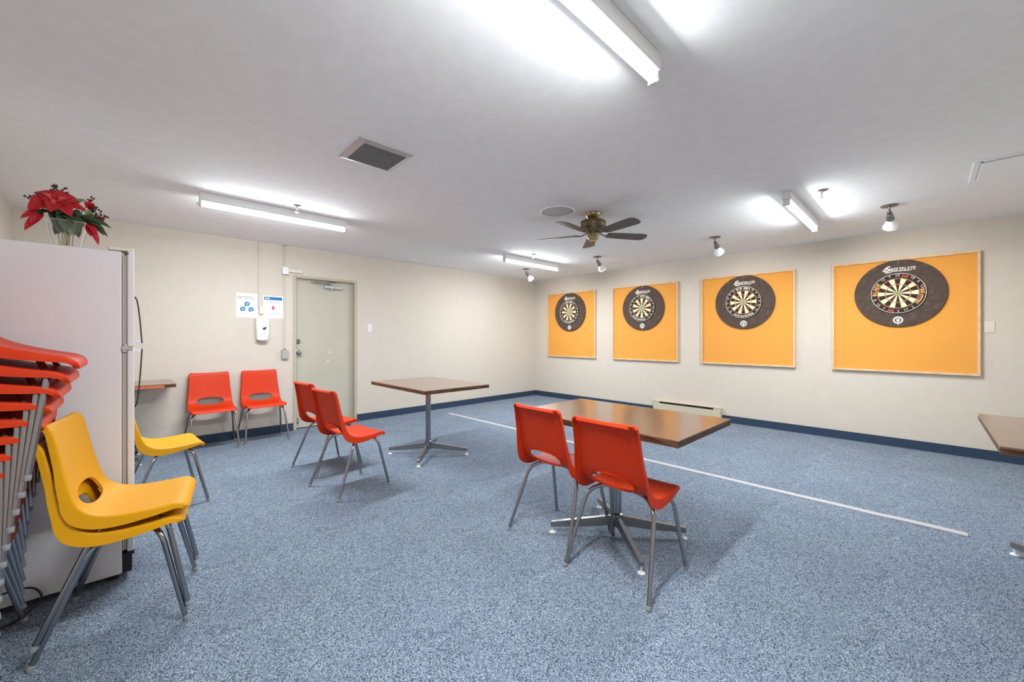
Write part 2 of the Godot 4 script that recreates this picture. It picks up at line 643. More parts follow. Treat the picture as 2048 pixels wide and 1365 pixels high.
func make_chair(called: String, label: String, shell: Material, at: Vector3, turn: float, group: String) -> Node3D:
	var t := thing(called, label, "chair", at, turn, group)
	t.set_meta("called", called)
	if shell_mesh == null:
		shell_mesh = build_shell()
		for e in [[-1, -1], [-1, 1], [1, -1], [1, 1]]:
			var z: float = e[1]
			var p := [Vector3(-0.225, 0.004, 0.2415 * z), Vector3(-0.080, 0.388, 0.197 * z), Vector3(-0.025, 0.4265, 0.130 * z), Vector3(0.02, 0.4265, 0)]
			if e[0] > 0:
				p = [Vector3(0.225, 0.004, 0.223 * z), Vector3(0.141, 0.384, 0.190 * z), Vector3(0.098, 0.4225, 0.140 * z), Vector3(0.092, 0.4225, 0)]
			var mb := MB.new()
			mb.tube(round_path(p, 0.05, 6), 0.0105, -1.0, 14)
			leg_meshes.append(mb.mesh())
		var c := MB.new()
		c.lathe([Vector2(0, -0.004), Vector2(0.0105, -0.004), Vector2(0.0115, -0.002), Vector2(0.0115, 0.016), Vector2(0.0104, 0.017)], Transform3D.IDENTITY, 14, true)
		cap_mesh = c.mesh()
	part("seat_shell", shell_mesh, shell, t)
	var feet := [Vector3(-0.225, 0.004, -0.2415), Vector3(-0.225, 0.004, 0.2415), Vector3(0.225, 0.004, -0.223), Vector3(0.225, 0.004, 0.223)]
	for i in 4:
		var l := part("leg", leg_meshes[i], M.chrome, t)
		var cap := part("foot_cap", cap_mesh, M.rubber, l, feet[i])
		var dir: Vector3 = (Vector3(-0.080 if i < 2 else 0.141, 0.388, signf(feet[i].z) * (0.197 if i < 2 else 0.19)) - feet[i]).normalized()
		cap.basis = Basis(Quaternion(Vector3.UP, dir))
	return t

# ---------- tables ----------
func make_table(label: String, at: Vector3, sx: float, sz: float, h: float, fx: float, fz: float) -> Node3D:
	var t := thing("pedestal_table", label, "table", at, 0.0, "brown pedestal tables")
	var th := 0.036
	part("table_top", one_box(Vector3(0, h - 0.004, 0), Vector3(sx, 0.008, sz), 0.0015), M.wood, t)
	part("edge_band", one_box(Vector3(0, h - 0.0075 - (th - 0.008) * 0.5, 0), Vector3(sx, th - 0.008, sz), 0.001), M.wood_edge, t)
	var c := MB.new()
	c.box(Vector3(0, h - th - 0.006, 0), Vector3(0.26, 0.012, 0.26), 0.002)
	part("mounting_plate", c.mesh(), M.black, t)
	c = MB.new()
	c.lathe([Vector2(0.0, 0.12), Vector2(0.027, 0.12), Vector2(0.027, h - th - 0.012), Vector2(0.0, h - th - 0.012)], Transform3D.IDENTITY, 28)
	part("column", c.mesh(), M.chrome, t)
	c = MB.new()
	c.lathe([Vector2(0, 0.062), Vector2(0.030, 0.062), Vector2(0.033, 0.066), Vector2(0.033, 0.122), Vector2(0.036, 0.128), Vector2(0.036, 0.142), Vector2(0.028, 0.147)], Transform3D.IDENTITY, 28)
	part("hub", c.mesh(), M.chrome, t)
	for q in [[-1, -1], [1, -1], [1, 1], [-1, 1]]:
		var tip := Vector3(fx * q[0], 0, fz * q[1])
		var len := tip.length()
		var mb := MB.new()
		var xf := Transform3D(Basis(tip.normalized(), Vector3.UP, tip.normalized().cross(Vector3.UP)), Vector3.ZERO)
		var poly := PackedVector2Array([Vector2(0.028, 0.068), Vector2(len * 0.55, 0.050), Vector2(len + 0.008, 0.040), Vector2(len + 0.012, 0.046), Vector2(len + 0.012, 0.066), Vector2(len + 0.006, 0.071), Vector2(0.028, 0.128)])
		mb.prism(poly, -0.012, 0.012, xf)
		var leg := part("foot", mb.mesh(), M.base_steel, t)
		mb = MB.new()
		mb.lathe([Vector2(0, 0.0), Vector2(0.019, 0.0), Vector2(0.021, 0.003), Vector2(0.014, 0.010), Vector2(0.006, 0.013), Vector2(0.006, 0.044)], Transform3D(Basis.IDENTITY, tip), 18, true)
		part("glide", mb.mesh(), M.white_glide, leg)
	return t

# ---------- ceiling ----------
func fluorescent(label: String, cx: float, cz: float, energy: float) -> void:
	var t := thing("fluorescent_light", label, "ceiling light", Vector3(cx, H, cz), 0.0, "fluorescent strip lights")
	var L := 1.2
	var mb := MB.new()
	mb.box(Vector3(0, -0.034, 0), Vector3(L, 0.068, 0.062), 0.004)
	part("housing", mb.mesh(), M.white_metal, t)
	mb = MB.new()
	for s in [-1.0, 1.0]:
		mb.bar(Vector3(-L * 0.5 + 0.005, -0.0695, 0.026 * s), Vector3(L * 0.5 - 0.005, -0.0695, 0.026 * s), 0.010, 0.005, 0.001)
	part("rail", mb.mesh(), M.white_metal, t)
	for s in [-1.0, 1.0]:
		mb = MB.new()
		mb.box(Vector3((L * 0.5 - 0.008) * s, -0.093, 0), Vector3(0.018, 0.052, 0.050), 0.006)
		mb.lathe([Vector2(0.0, 0), Vector2(0.012, 0), Vector2(0.012, 0.012), Vector2(0.009, 0.015), Vector2(0, 0.015)], Transform3D(Basis(Vector3.BACK, -PI / 2 * s), Vector3((L * 0.5 + 0.001) * s, -0.1, 0)), 14)
		part("lamp_holder", mb.mesh(), M.white_plastic, t)
	mb = MB.new()
	mb.tube([Vector3(-L * 0.5 + 0.018, -0.095, 0), Vector3(L * 0.5 - 0.018, -0.095, 0)], 0.0205, -1.0, 20)
	part("light_tube", mb.mesh(), M.tube, t)
	for k in 3:
		var a := AreaLight3D.new()
		a.name = "tube_light"
		a.area_size = Vector2(L - 0.06, 0.036)
		a.area_normalize_energy = true
		a.area_range = 14.0
		a.light_color = Color(0.955, 0.98, 1.0)
		a.light_energy = energy * (1.4 if k == 0 else 0.44)
		a.shadow_enabled = true
		t.add_child(a, true)
		if k == 0:
			a.position = Vector3(0, -0.118, 0)
			a.rotation.x = -PI / 2
		else:
			var s := 1.0 if k == 1 else -1.0
			a.position = Vector3(0, -0.104, 0.0225 * s)
			a.rotation = Vector3(deg_to_rad(-42), PI if s > 0 else 0.0, 0)

func spotlight(label: String, x: float, z: float, aim: Vector3) -> void:
	var t := thing("spot_lamp", label, "spotlight", Vector3(x, H, z), 0.0, "ceiling spot lamps facing the dartboards")
	var mb := MB.new()
	mb.lathe([Vector2(0, 0), Vector2(0.062, 0), Vector2(0.064, -0.004), Vector2(0.056, -0.011), Vector2(0.016, -0.015), Vector2(0, -0.015)], Transform3D.IDENTITY, 28, true)
	part("ceiling_plate", mb.mesh(), M.nickel, t)
	mb = MB.new()
	mb.tube([Vector3(0, -0.012, 0), Vector3(0, -0.05, 0)], 0.008)
	mb.ball(Vector3(0, -0.055, 0), 0.014, 12)
	part("stem", mb.mesh(), M.nickel, t)
	var d := aim.normalized()
	var xf := Transform3D(Basis(Quaternion(Vector3.UP, d)), Vector3(0, -0.055, 0))
	mb = MB.new()
	mb.lathe([Vector2(0, 0.008), Vector2(0.018, 0.008), Vector2(0.020, 0.03), Vector2(0.024, 0.034), Vector2(0.026, 0.06), Vector2(0.031, 0.088), Vector2(0.029, 0.092), Vector2(0, 0.092)], xf, 20)
	part("socket", mb.mesh(), M.nickel, t)
	mb = MB.new()
	mb.lathe([Vector2(0.024, 0.09), Vector2(0.03, 0.105), Vector2(0.056, 0.15), Vector2(0.062, 0.163), Vector2(0.06, 0.171), Vector2(0.045, 0.178), Vector2(0.02, 0.182), Vector2(0, 0.183)], xf, 28, true)
	var bulb := part("reflector_bulb", mb.mesh(), M.bulb_white, t)
	mb = MB.new()
	mb.lathe([Vector2(0.054, 0.1765), Vector2(0.045, 0.180), Vector2(0.02, 0.184), Vector2(0, 0.185)], xf, 28, true)
	part("bulb_lens", mb.mesh(), M.lens, bulb)
	var l := SpotLight3D.new()
	l.name = "spot_beam"
	l.position = xf * Vector3(0, 0.192, 0)
	l.basis = Basis.looking_at(d, Vector3.BACK)
	l.spot_angle = 66.0
	l.spot_angle_attenuation = 1.0
	l.spot_range = 14.0
	l.spot_attenuation = 2.0
	l.light_size = 0.05
	l.light_color = Color(1.0, 0.96, 0.91)
	l.light_energy = 0.3
	l.shadow_enabled = true
	t.add_child(l)

func sprinkler(label: String, x: float, z: float) -> void:
	var t := thing("fire_sprinkler", label, "sprinkler", Vector3(x, H, z), 0.0, "ceiling fire sprinklers")
	var mb := MB.new()
	mb.lathe([Vector2(0, 0), Vector2(0.042, 0), Vector2(0.040, -0.005), Vector2(0.018, -0.012), Vector2(0, -0.012)], Transform3D.IDENTITY, 22, true)
	part("escutcheon", mb.mesh(), M.steel, t)
	mb = MB.new()
	mb.tube([Vector3(0, -0.01, 0), Vector3(0, -0.032, 0)], 0.007)
	for s in [-1.0, 1.0]:
		mb.tube([Vector3(0.006 * s, -0.03, 0), Vector3(0.012 * s, -0.042, 0), Vector3(0.004 * s, -0.056, 0)], 0.0022, -1.0, 8)
	part("sprinkler_body", mb.mesh(), M.steel, t)
	mb = MB.new()
	mb.lathe([Vector2(0, -0.056), Vector2(0.014, -0.056), Vector2(0.015, -0.059), Vector2(0, -0.059)], Transform3D.IDENTITY, 18)
	part("deflector", mb.mesh(), M.steel, t)

func ceiling_fan() -> void:
	var t := thing("ceiling_fan", "brass ceiling fan with dark grey blades and a pull chain", "ceiling fan", Vector3(3.232, H, -2.245))
	var mb := MB.new()
	mb.lathe([Vector2(0, 0), Vector2(0.074, 0), Vector2(0.076, -0.008), Vector2(0.070, -0.022), Vector2(0.052, -0.05), Vector2(0.038, -0.066), Vector2(0, -0.068)], Transform3D.IDENTITY, 36, true)
	part("canopy", mb.mesh(), M.brass, t)
	mb = MB.new()
	mb.lathe([Vector2(0, -0.064), Vector2(0.05, -0.066), Vector2(0.112, -0.076), Vector2(0.124, -0.086), Vector2(0.126, -0.098), Vector2(0.122, -0.102), Vector2(0.122, -0.132), Vector2(0.127, -0.136), Vector2(0.127, -0.146), Vector2(0.112, -0.166), Vector2(0.075, -0.182), Vector2(0.07, -0.190), Vector2(0, -0.190)], Transform3D.IDENTITY, 40)
	part("motor_housing", mb.mesh(), M.brass_dark, t)
	mb = MB.new()
	for k in 30:
		var a := TAU * k / 30
		mb.bar(Vector3(cos(a) * 0.118, -0.158, sin(a) * 0.118), Vector3(cos(a) * 0.086, -0.176, sin(a) * 0.086), 0.006, 0.006, 0.001)
	part("vent_ribs", mb.mesh(), M.brass, t)
	mb = MB.new()
	mb.lathe([Vector2(0, -0.188), Vector2(0.062, -0.19), Vector2(0.064, -0.2), Vector2(0.05, -0.206), Vector2(0.052, -0.236), Vector2(0.044, -0.258), Vector2(0.036, -0.264), Vector2(0, -0.264)], Transform3D.IDENTITY, 32)
	part("switch_housing", mb.mesh(), M.brass, t)
	mb = MB.new()
	mb.tube([Vector3(0.014, -0.262, 0.01), Vector3(0.014, -0.318, 0.01)], 0.0013, -1.0, 6)
	mb.ball(Vector3(0.014, -0.32, 0.01), 0.004)
	part("pull_chain", mb.mesh(), M.brass, t)
	# blade angles measured from the sight line's right, turning away from the camera
	var right := Vector3(0.7237, 0, 0.6901)
	var away := Vector3(0.6901, 0, -0.7237)
	var blade := MB.new()
	var out := PackedVector2Array()
	for q in [[0.145, -0.042], [0.17, -0.052], [0.30, -0.060], [0.50, -0.068], [0.54, -0.060], [0.562, -0.038], [0.568, 0.0], [0.562, 0.038], [0.54, 0.060], [0.50, 0.068], [0.30, 0.060], [0.17, 0.052], [0.145, 0.042]]:
		out.append(Vector2(q[0], q[1]))
	blade.prism(out, -0.003, 0.003, Transform3D(Basis(Vector3.RIGHT, deg_to_rad(-90 - 11)), Vector3(0, -0.204, 0)))
	var iron := MB.new()
	iron.tube([Vector3(0.052, -0.192, 0), Vector3(0.085, -0.197, 0), Vector3(0.11, -0.210, 0), Vector3(0.15, -0.2105, 0)], 0.006, -1.0, 8)
	var ib := Basis(Vector3.RIGHT, deg_to_rad(-11))
	for s in [-1.0, 0.0, 1.0]:
		iron.bar(Vector3(0.13, -0.2095, 0), Vector3(0.195 - absf(s) * 0.02, -0.2095, 0) + ib * Vector3(0, 0, 0.028 * s), 0.012, 0.004, 0.001, ib.y)
	var bm := blade.mesh()
	var im := iron.mesh()
	for k in 5:
		var a := deg_to_rad(12.0 + 72.0 * k)
		var dir := right * cos(a) + away * sin(a)
		var turn := Basis(dir, Vector3.UP, dir.cross(Vector3.UP))
		var b := part("blade", bm, M.blade, t)
		b.basis = turn
		part("blade_iron", im, M.brass_dark, b)

func ceiling_vent() -> void:
	var t := thing("ceiling_vent", "square aluminium ceiling vent grille with dark louvre slats", "vent", Vector3(1.158, H, -2.515))
	var mb := MB.new()
	mb.box(Vector3(0, -0.002, 0), Vector3(0.30, 0.004, 0.30), 0.0)
	part("duct_backing", mb.mesh(), M.black, t)
	var a := 0.178
	var b := 0.142
	for k in 4:
		var bs := Basis(Vector3.UP, PI / 2 * k)
		mb = MB.new()
		# mitred sloping rim
		var p := [Vector3(-a, 0, a), Vector3(a, 0, a), Vector3(a, -0.008, a), Vector3(-a, -0.008, a), Vector3(b, -0.018, b), Vector3(-b, -0.018, b), Vector3(b, 0, b), Vector3(-b, 0, b)]
		for i in p.size():
			p[i] = bs * p[i]
		mb.flat(p[0], p[1], p[2], p[3], bs * Vector3(0, 0, 1))
		mb.flat(p[3], p[2], p[4], p[5], bs * Vector3(0, -0.96, 0.27).normalized())
		mb.flat(p[5], p[4], p[6], p[7], bs * Vector3(0, 0, -1))
		part("frame_side", mb.mesh(), M.alu, t)
	mb = MB.new()
	mb.bar(Vector3(-b, -0.013, 0), Vector3(b, -0.013, 0), 0.014, 0.0016, 0.0, Vector3(0, 0.98, -0.2))
	var sm := mb.mesh()
	for k in 11:
		part("slat", sm, M.slat, t, Vector3(0, 0, -0.125 + 0.025 * k))

func ceiling_speaker() -> void:
	var t := thing("ceiling_speaker", "round white ceiling speaker grille beside the fan", "speaker", Vector3(2.93, H, -2.44))
	var mb := MB.new()
	mb.lathe([Vector2(0.166, 0), Vector2(0.166, -0.006), Vector2(0.160, -0.010), Vector2(0.154, -0.008), Vector2(0.152, 0)], Transform3D.IDENTITY, 48)
	part("rim", mb.mesh(), M.white_metal, t)
	mb = MB.new()
	mb.lathe([Vector2(0, -0.007), Vector2(0.1, -0.006), Vector2(0.153, -0.004), Vector2(0.153, -0.001), Vector2(0, -0.001)], Transform3D.IDENTITY, 48, true)
	part("grille", mb.mesh(), plain(Color8(196, 196, 196), 0.7), t)

func ceiling_hatch() -> void:
	var t := thing("ceiling_access_hatch", "white square access hatch in the ceiling with a dark open edge", "hatch", Vector3(4.45, H, 0.49))
	for k in 4:
		var bs := Basis(Vector3.UP, PI / 2 * k)
		var mb := MB.new()
		mb.box(bs * Vector3(0, -0.003, -0.25), Vector3(0.5 if k % 2 == 0 else 0.03, 0.006, 0.03 if k % 2 == 0 else 0.44), 0.0015)
		part("hatch_frame", mb.mesh(), M.ceiling, t)
	var mb := MB.new()
	mb.box(Vector3(0.006, -0.006, 0), Vector3(0.452, 0.006, 0.455), 0.0015)
	part("hatch_panel", mb.mesh(), M.ceiling, t)
	mb = MB.new()
	mb.box(Vector3(-0.231, -0.0012, 0), Vector3(0.012, 0.0024, 0.46), 0.0)
	part("gap", mb.mesh(), M.black, t)

# ---------- dartboards ----------
func wall_right_thing(called: String, label: String, category: String, y: float, z: float, off: float, group: String) -> Node3D:
	return thing(called, label, category, Vector3(XR - off, y, z), -PI / 2, group)

const ORDER := [20, 1, 18, 4, 13, 6, 10, 15, 2, 17, 3, 19, 7, 16, 8, 11, 14, 9, 12, 5]
var seg_mesh := {}

func cork_board(label: String, z: float) -> void:
	var t := wall_right_thing("cork_backboard", label, "cork board", 1.488, z, 0.0, "framed cork backboards")
	var w := 1.185
	var h := 1.285
	part("cork_panel", one_box(Vector3(0, 0, 0.012), Vector3(w - 0.04, h - 0.04, 0.016), 0.001), M.cork, t)
	var f := 0.022
	for s in [-1.0, 1.0]:
		part("frame_rail", one_box(Vector3(0, (h - f) * 0.5 * s, 0.02), Vector3(w, f, 0.04), 0.002), M.pine, t)
	for s in [-1.0, 1.0]:
		part("frame_stile", one_box(Vector3((w - f) * 0.5 * s, 0, 0.02), Vector3(f, h - 2 * f, 0.04), 0.002), M.pine, t)

func surround(label: String, z: float, tilt: float) -> void:
	var t := wall_right_thing("dartboard_surround", label, "dartboard surround", 1.735, z, 0.0212, "black dartboard surrounds")
	var mb := MB.new()
	var face := Basis(Vector3.RIGHT, PI / 2)
	mb.lathe([Vector2(0.2275, 0.0), Vector2(0.372, 0.0), Vector2(0.376, 0.004), Vector2(0.376, 0.018), Vector2(0.372, 0.022), Vector2(0.2275, 0.022), Vector2(0.2275, 0.0)], Transform3D(face, Vector3.ZERO), 72)
	part("foam_ring", mb.mesh(), M.felt, t)
	var it := []
	var word := "WIFTFLYTE"
	var sk := Transform3D(Basis(Vector3(1, 0, 0), Vector3(0.25, 1, 0), Vector3.BACK), Vector3.ZERO)
	it.append([text("S", 0.082, 0.0008, true), Transform3D(sk.basis, Vector3(-0.088, 0.281, 0.0224))])
	it.append([text(word, 0.048, 0.0008, true), Transform3D(Basis(Vector3(0.86, 0, 0), Vector3(0.25, 1, 0), Vector3.BACK), Vector3(0.030, 0.272, 0.0224))])
	var lt := part("lettering", letters(it), M.print_white, t)
	mb = MB.new()
	# flight and underlines of the printed mark
	mb.prism(PackedVector2Array([Vector2(-0.137, 0.262), Vector2(-0.112, 0.258), Vector2(-0.098, 0.285), Vector2(-0.118, 0.276)]), 0.0218, 0.0226)
	mb.prism(PackedVector2Array([Vector2(-0.122, 0.283), Vector2(-0.1, 0.281), Vector2(-0.066, 0.32), Vector2(-0.098, 0.305)]), 0.0218, 0.0226)
	for a in [[-0.115, -0.072, 0.246], [-0.066, 0.098, 0.252], [-0.11, -0.06, 0.2385]]:
		mb.prism(PackedVector2Array([Vector2(a[0], a[2] - 0.003), Vector2(a[1], a[2] - 0.002), Vector2(a[1] + 0.003, a[2] + 0.004), Vector2(a[0] + 0.003, a[2] + 0.003)]), 0.0218, 0.0226)
	part("printed_mark", mb.mesh(), M.print_white, lt)
	mb = MB.new()
	var e := Vector3(-0.004, -0.300, 0.0)
	mb.lathe([Vector2(0.028, 0.0216), Vector2(0.041, 0.0216), Vector2(0.041, 0.0226), Vector2(0.028, 0.0226), Vector2(0.028, 0.0216)], Transform3D(face, e), 36)
	var ex := Transform3D(Basis.IDENTITY, e)
	mb.prism(PackedVector2Array([Vector2(-0.013, 0.008), Vector2(-0.018, 0.02), Vector2(-0.007, 0.013), Vector2(0, 0.023), Vector2(0.007, 0.013), Vector2(0.018, 0.02), Vector2(0.013, 0.008)]), 0.0216, 0.0226, ex)
	mb.prism(PackedVector2Array([Vector2(-0.012, 0.005), Vector2(0.012, 0.005), Vector2(0.015, -0.006), Vector2(0.008, -0.012), Vector2(0.010, -0.02), Vector2(-0.010, -0.02), Vector2(-0.008, -0.012), Vector2(-0.015, -0.006)]), 0.0216, 0.0226, ex)
	mb.prism(PackedVector2Array([Vector2(-0.006, -0.040), Vector2(0.006, -0.040), Vector2(0, -0.05)]), 0.0216, 0.0226, ex)
	part("emblem", mb.mesh(), M.print_white, t)
	for q in [Vector2(0.0, 0.352), Vector2(-0.004, -0.358)]:
		mb = MB.new()
		mb.lathe([Vector2(0, 0.0225), Vector2(0.004, 0.0225), Vector2(0.0045, 0.0215), Vector2(0, 0.0215)], Transform3D(face, Vector3(q.x, q.y, 0)), 10)
		part("screw", mb.mesh(), M.wire, t)
	t.rotation.z = tilt

func dartboard(label: String, z: float, tilt: float, style: int) -> void:
	var t := wall_right_thing("dartboard", label, "dartboard", 1.735, z, 0.0212, "round bristle dartboards")
	var face := Basis(Vector3.RIGHT, PI / 2)
	var zz := 0.036
	var mb := MB.new()
	mb.lathe([Vector2(0, 0.002), Vector2(0.2265, 0.002), Vector2(0.2265, zz - 0.003), Vector2(0.2235, zz), Vector2(0, zz)], Transform3D(face, Vector3.ZERO), 72)
	part("board_body", mb.mesh(), M.sisal_black, t)
	var rings := [[0.016, 0.099], [0.099, 0.107], [0.107, 0.162], [0.162, 0.170]]
	for i in 20:
		for k in 4:
			var a0 := (i - 0.5) * TAU / 20 + 0.003
			var a1 := (i + 0.5) * TAU / 20 - 0.003
			var key := "%d_%d" % [i, k]
			if not seg_mesh.has(key):
				mb = MB.new()
				mb.sector(rings[k][0] + 0.0004, rings[k][1] - 0.0004, a0, a1, zz - 0.002, zz + 0.0012, 3)
				seg_mesh[key] = mb.mesh()
			var m: Material = (M.sisal_black if i % 2 == 0 else M.sisal_cream) if k % 2 == 0 else (M.sisal_red if i % 2 == 0 else M.sisal_green)
			part("segment", seg_mesh[key], m, t)
	mb = MB.new()
	mb.lathe([Vector2(0, zz + 0.0015), Vector2(0.0155, zz + 0.0015), Vector2(0.0155, zz - 0.001), Vector2(0, zz - 0.001)], Transform3D(face, Vector3.ZERO), 24)
	part("bull", mb.mesh(), M.bull, t)
	mb = MB.new()
	for r in [0.016, 0.099, 0.107, 0.162, 0.170]:
		var p := []
		for i in 49:
			p.append(Vector3(sin(TAU * i / 48) * r, cos(TAU * i / 48) * r, zz + 0.0016))
		mb.tube(p, 0.0006, -1.0, 5, false)
	part("wire_rings", mb.mesh(), M.wire, t)
	# wire number ring
	mb = MB.new()
	var ring := []
	for i in 73:
		ring.append(Vector3(sin(TAU * i / 72) * 0.2215, cos(TAU * i / 72) * 0.2215, zz + 0.003))
	mb.tube(ring, 0.0026, -1.0, 8, false)
	var nr := part("number_ring", mb.mesh(), M.print_white, t)
	var skip := [1, 19, 6, 10, 15, 11, 14, 9] if style == 4 else [20, 5, 1, 7, 19, 3, 17]
	for i in 20:
		if ORDER[i] in skip:
			continue
		var a := i * TAU / 20
		var up_in := cos(a) < -0.2
		var b := Basis(Vector3.BACK, -a + (PI if up_in else 0.0))
		part("number", letters([[text(str(ORDER[i]), 0.034, 0.002), Transform3D(b, Vector3(sin(a) * 0.2, cos(a) * 0.2, zz + 0.003))]]), M.print_white, nr)
	if style == 4:
		part("lettering", letters(arc_text("joz", 0.044, 0.197, deg_to_rad(18), 0.10, zz + 0.0008) + arc_text("joz", 0.044, 0.197, deg_to_rad(198), 0.10, zz + 0.0008, true)), M.print_red, t)
		part("lettering", letters(arc_text("Winmau", 0.05, 0.192, deg_to_rad(106), 0.145, zz + 0.0008)), M.print_gold, t)
		part("lettering", letters(arc_text("BLADE", 0.05, 0.192, deg_to_rad(287), 0.16, zz + 0.0008)), M.print_gold, t)
	else:
		part("lettering", letters(arc_text("SHOT KING", 0.043, 0.196, 0.0, 0.098, zz + 0.0008) + arc_text("NODOR COMPETITION", 0.034, 0.197, PI, 0.072, zz + 0.0008, true)), M.print_white, t)
	t.rotation.z = tilt

# ---------- wall fittings ----------
func wall_plate(called: String, label: String, cat: String, at: Vector3, turn: float, s: Vector2, m: Material, toggle: bool) -> Node3D:
	var t := thing(called, label, cat, at, turn)
	part("plate", one_box(Vector3(0, 0, 0.003), Vector3(s.x, s.y, 0.006), 0.002), m, t)
	if toggle:
		part("toggle", one_box(Vector3(0, 0.004, 0.011), Vector3(0.011, 0.024, 0.012), 0.002), M.white_plastic, t)
	for q in [-1.0, 1.0]:
		var mb := MB.new()
		mb.lathe([Vector2(0, 0.0072), Vector2(0.0028, 0.0068), Vector2(0.003, 0.005), Vector2(0, 0.005)], Transform3D(Basis(Vector3.RIGHT, PI / 2), Vector3(0, q * s.y * 0.34, 0)), 10)
		part("screw", mb.mesh(), M.alu, t)
	return t

func disc(mb: MB, c: Vector2, r: float, z0: float, z1: float, seg := 28) -> void:
	var p := PackedVector2Array()
	for i in seg:
		p.append(c + Vector2(cos(TAU * i / seg), sin(TAU * i / seg)) * r)
	mb.prism(p, z0, z1)

func line_block(mb: MB, rows: Array, z0: float, z1: float) -> void:
	for r in rows:
		mb.prism(PackedVector2Array([Vector2(r[0], r[2]), Vector2(r[1], r[2]), Vector2(r[1], r[2] + r[3]), Vector2(r[0], r[2] + r[3])]), z0, z1)

func posters() -> void:
	var t := thing("notice_poster", "white hand-washing notice reading Stop infection with three blue circles", "poster", Vector3(1.006, 1.638, ZB), 0.0, "notices by the door")
	part("sheet", one_box(Vector3(0, 0, 0.001), Vector3(0.222, 0.30, 0.002), 0.0), M.paper, t)
	part("lettering", letters([[text("Stop infection", 0.0235, 0.0006, true), Transform3D(Basis.IDENTITY, Vector3(-0.020, 0.102, 0.0022))], [text("Clean your hands", 0.0235, 0.0006), Transform3D(Basis.IDENTITY, Vector3(-0.008, 0.078, 0.0022))]]), M.print_dark, t)
	for c in [Vector2(0.0, 0.018), Vector2(-0.044, -0.044), Vector2(0.043, -0.048)]:
		var mb := MB.new()
		disc(mb, c, 0.0275, 0.0018, 0.0024)
		mb.prism(PackedVector2Array([c + Vector2(-0.027, -0.006), c + Vector2(-0.006, -0.026), c + Vector2(-0.024, -0.030)]), 0.0018, 0.0024)
		var d := part("blue_circle", mb.mesh(), M.print_blue, t)
		mb = MB.new()
		mb.prism(PackedVector2Array([c + Vector2(-0.017, 0.001), c + Vector2(-0.006, 0.013), c + Vector2(0.008, 0.012), c + Vector2(0.017, 0.001), c + Vector2(0.01, -0.004), c + Vector2(0.002, 0.003), c + Vector2(-0.01, -0.002)]), 0.0022, 0.003)
		mb.prism(PackedVector2Array([c + Vector2(-0.014, -0.008), c + Vector2(-0.002, -0.001), c + Vector2(0.012, -0.008), c + Vector2(0.006, -0.017), c + Vector2(-0.008, -0.016)]), 0.0022, 0.003)
		part("hands_symbol", mb.mesh(), M.print_pale, d)
	var lb := MB.new()
	line_block(lb, [[-0.09, -0.05, 0.125, 0.004], [-0.095, -0.085, -0.127, 0.004], [-0.08, 0.045, -0.118, 0.0025], [0.06, 0.09, -0.130, 0.006]], 0.0018, 0.0024)
	part("small_print", lb.mesh(), M.print_grey, t)

	t = thing("notice_poster", "white notice with blue header band and red raised hand in octagon", "poster", Vector3(1.292, 1.630, ZB), 0.0, "notices by the door")
	part("sheet", one_box(Vector3(0, 0, 0.001), Vector3(0.228, 0.29, 0.002), 0.0), M.paper, t)
	part("header_band", one_box(Vector3(-0.002, 0.110, 0.0022), Vector3(0.205, 0.040, 0.0012), 0.0), M.print_blue, t)
	part("lettering", letters([[text("EHS", 0.032, 0.0006, true), Transform3D(Basis.IDENTITY, Vector3(-0.066, 0.110, 0.0031))]]), M.paper, t)
	part("lettering", letters([[text("To reduce the risk of", 0.017, 0.0006), Transform3D(Basis.IDENTITY, Vector3(0.002, 0.072, 0.0022))], [text("spreading COVID-19", 0.017, 0.0006), Transform3D(Basis.IDENTITY, Vector3(0.002, 0.056, 0.0022))]]), M.print_dark, t)
	lb = MB.new()
	line_block(lb, [[-0.095, 0.09, -0.075, 0.004], [-0.09, 0.06, -0.09, 0.004], [-0.085, 0.075, -0.104, 0.004]], 0.0018, 0.0024)
	part("small_print", lb.mesh(), M.print_grey, t)
	lb = MB.new()
	var o := PackedVector2Array()
	for i in 8:
		var a := TAU * (i + 0.5) / 8
		o.append(Vector2(0.0, -0.005) + Vector2(cos(a), sin(a)) * 0.046)
	lb.prism(o, 0.0018, 0.0024)
	var oc := part("octagon", lb.mesh(), M.print_grey, t)
	lb = MB.new()
	o = PackedVector2Array()
	for i in 8:
		var a := TAU * (i + 0.5) / 8
		o.append(Vector2(0.0, -0.005) + Vector2(cos(a), sin(a)) * 0.0435)
	lb.prism(o, 0.002, 0.0028)
	part("octagon_face", lb.mesh(), M.paper, oc)
	lb = MB.new()
	line_block(lb, [[-0.017, -0.0115, -0.008, 0.02], [-0.0105, -0.005, -0.008, 0.027], [-0.004, 0.0015, -0.008, 0.029], [0.0025, 0.008, -0.008, 0.024]], 0.0024, 0.0032)
	lb.prism(PackedVector2Array([Vector2(-0.017, -0.008), Vector2(0.008, -0.008), Vector2(0.011, -0.014), Vector2(0.020, -0.004), Vector2(0.024, -0.008), Vector2(0.012, -0.028), Vector2(0.004, -0.034), Vector2(-0.012, -0.034), Vector2(-0.017, -0.026)]), 0.0024, 0.0032)
	part("hand_symbol", lb.mesh(), M.print_pink, oc)

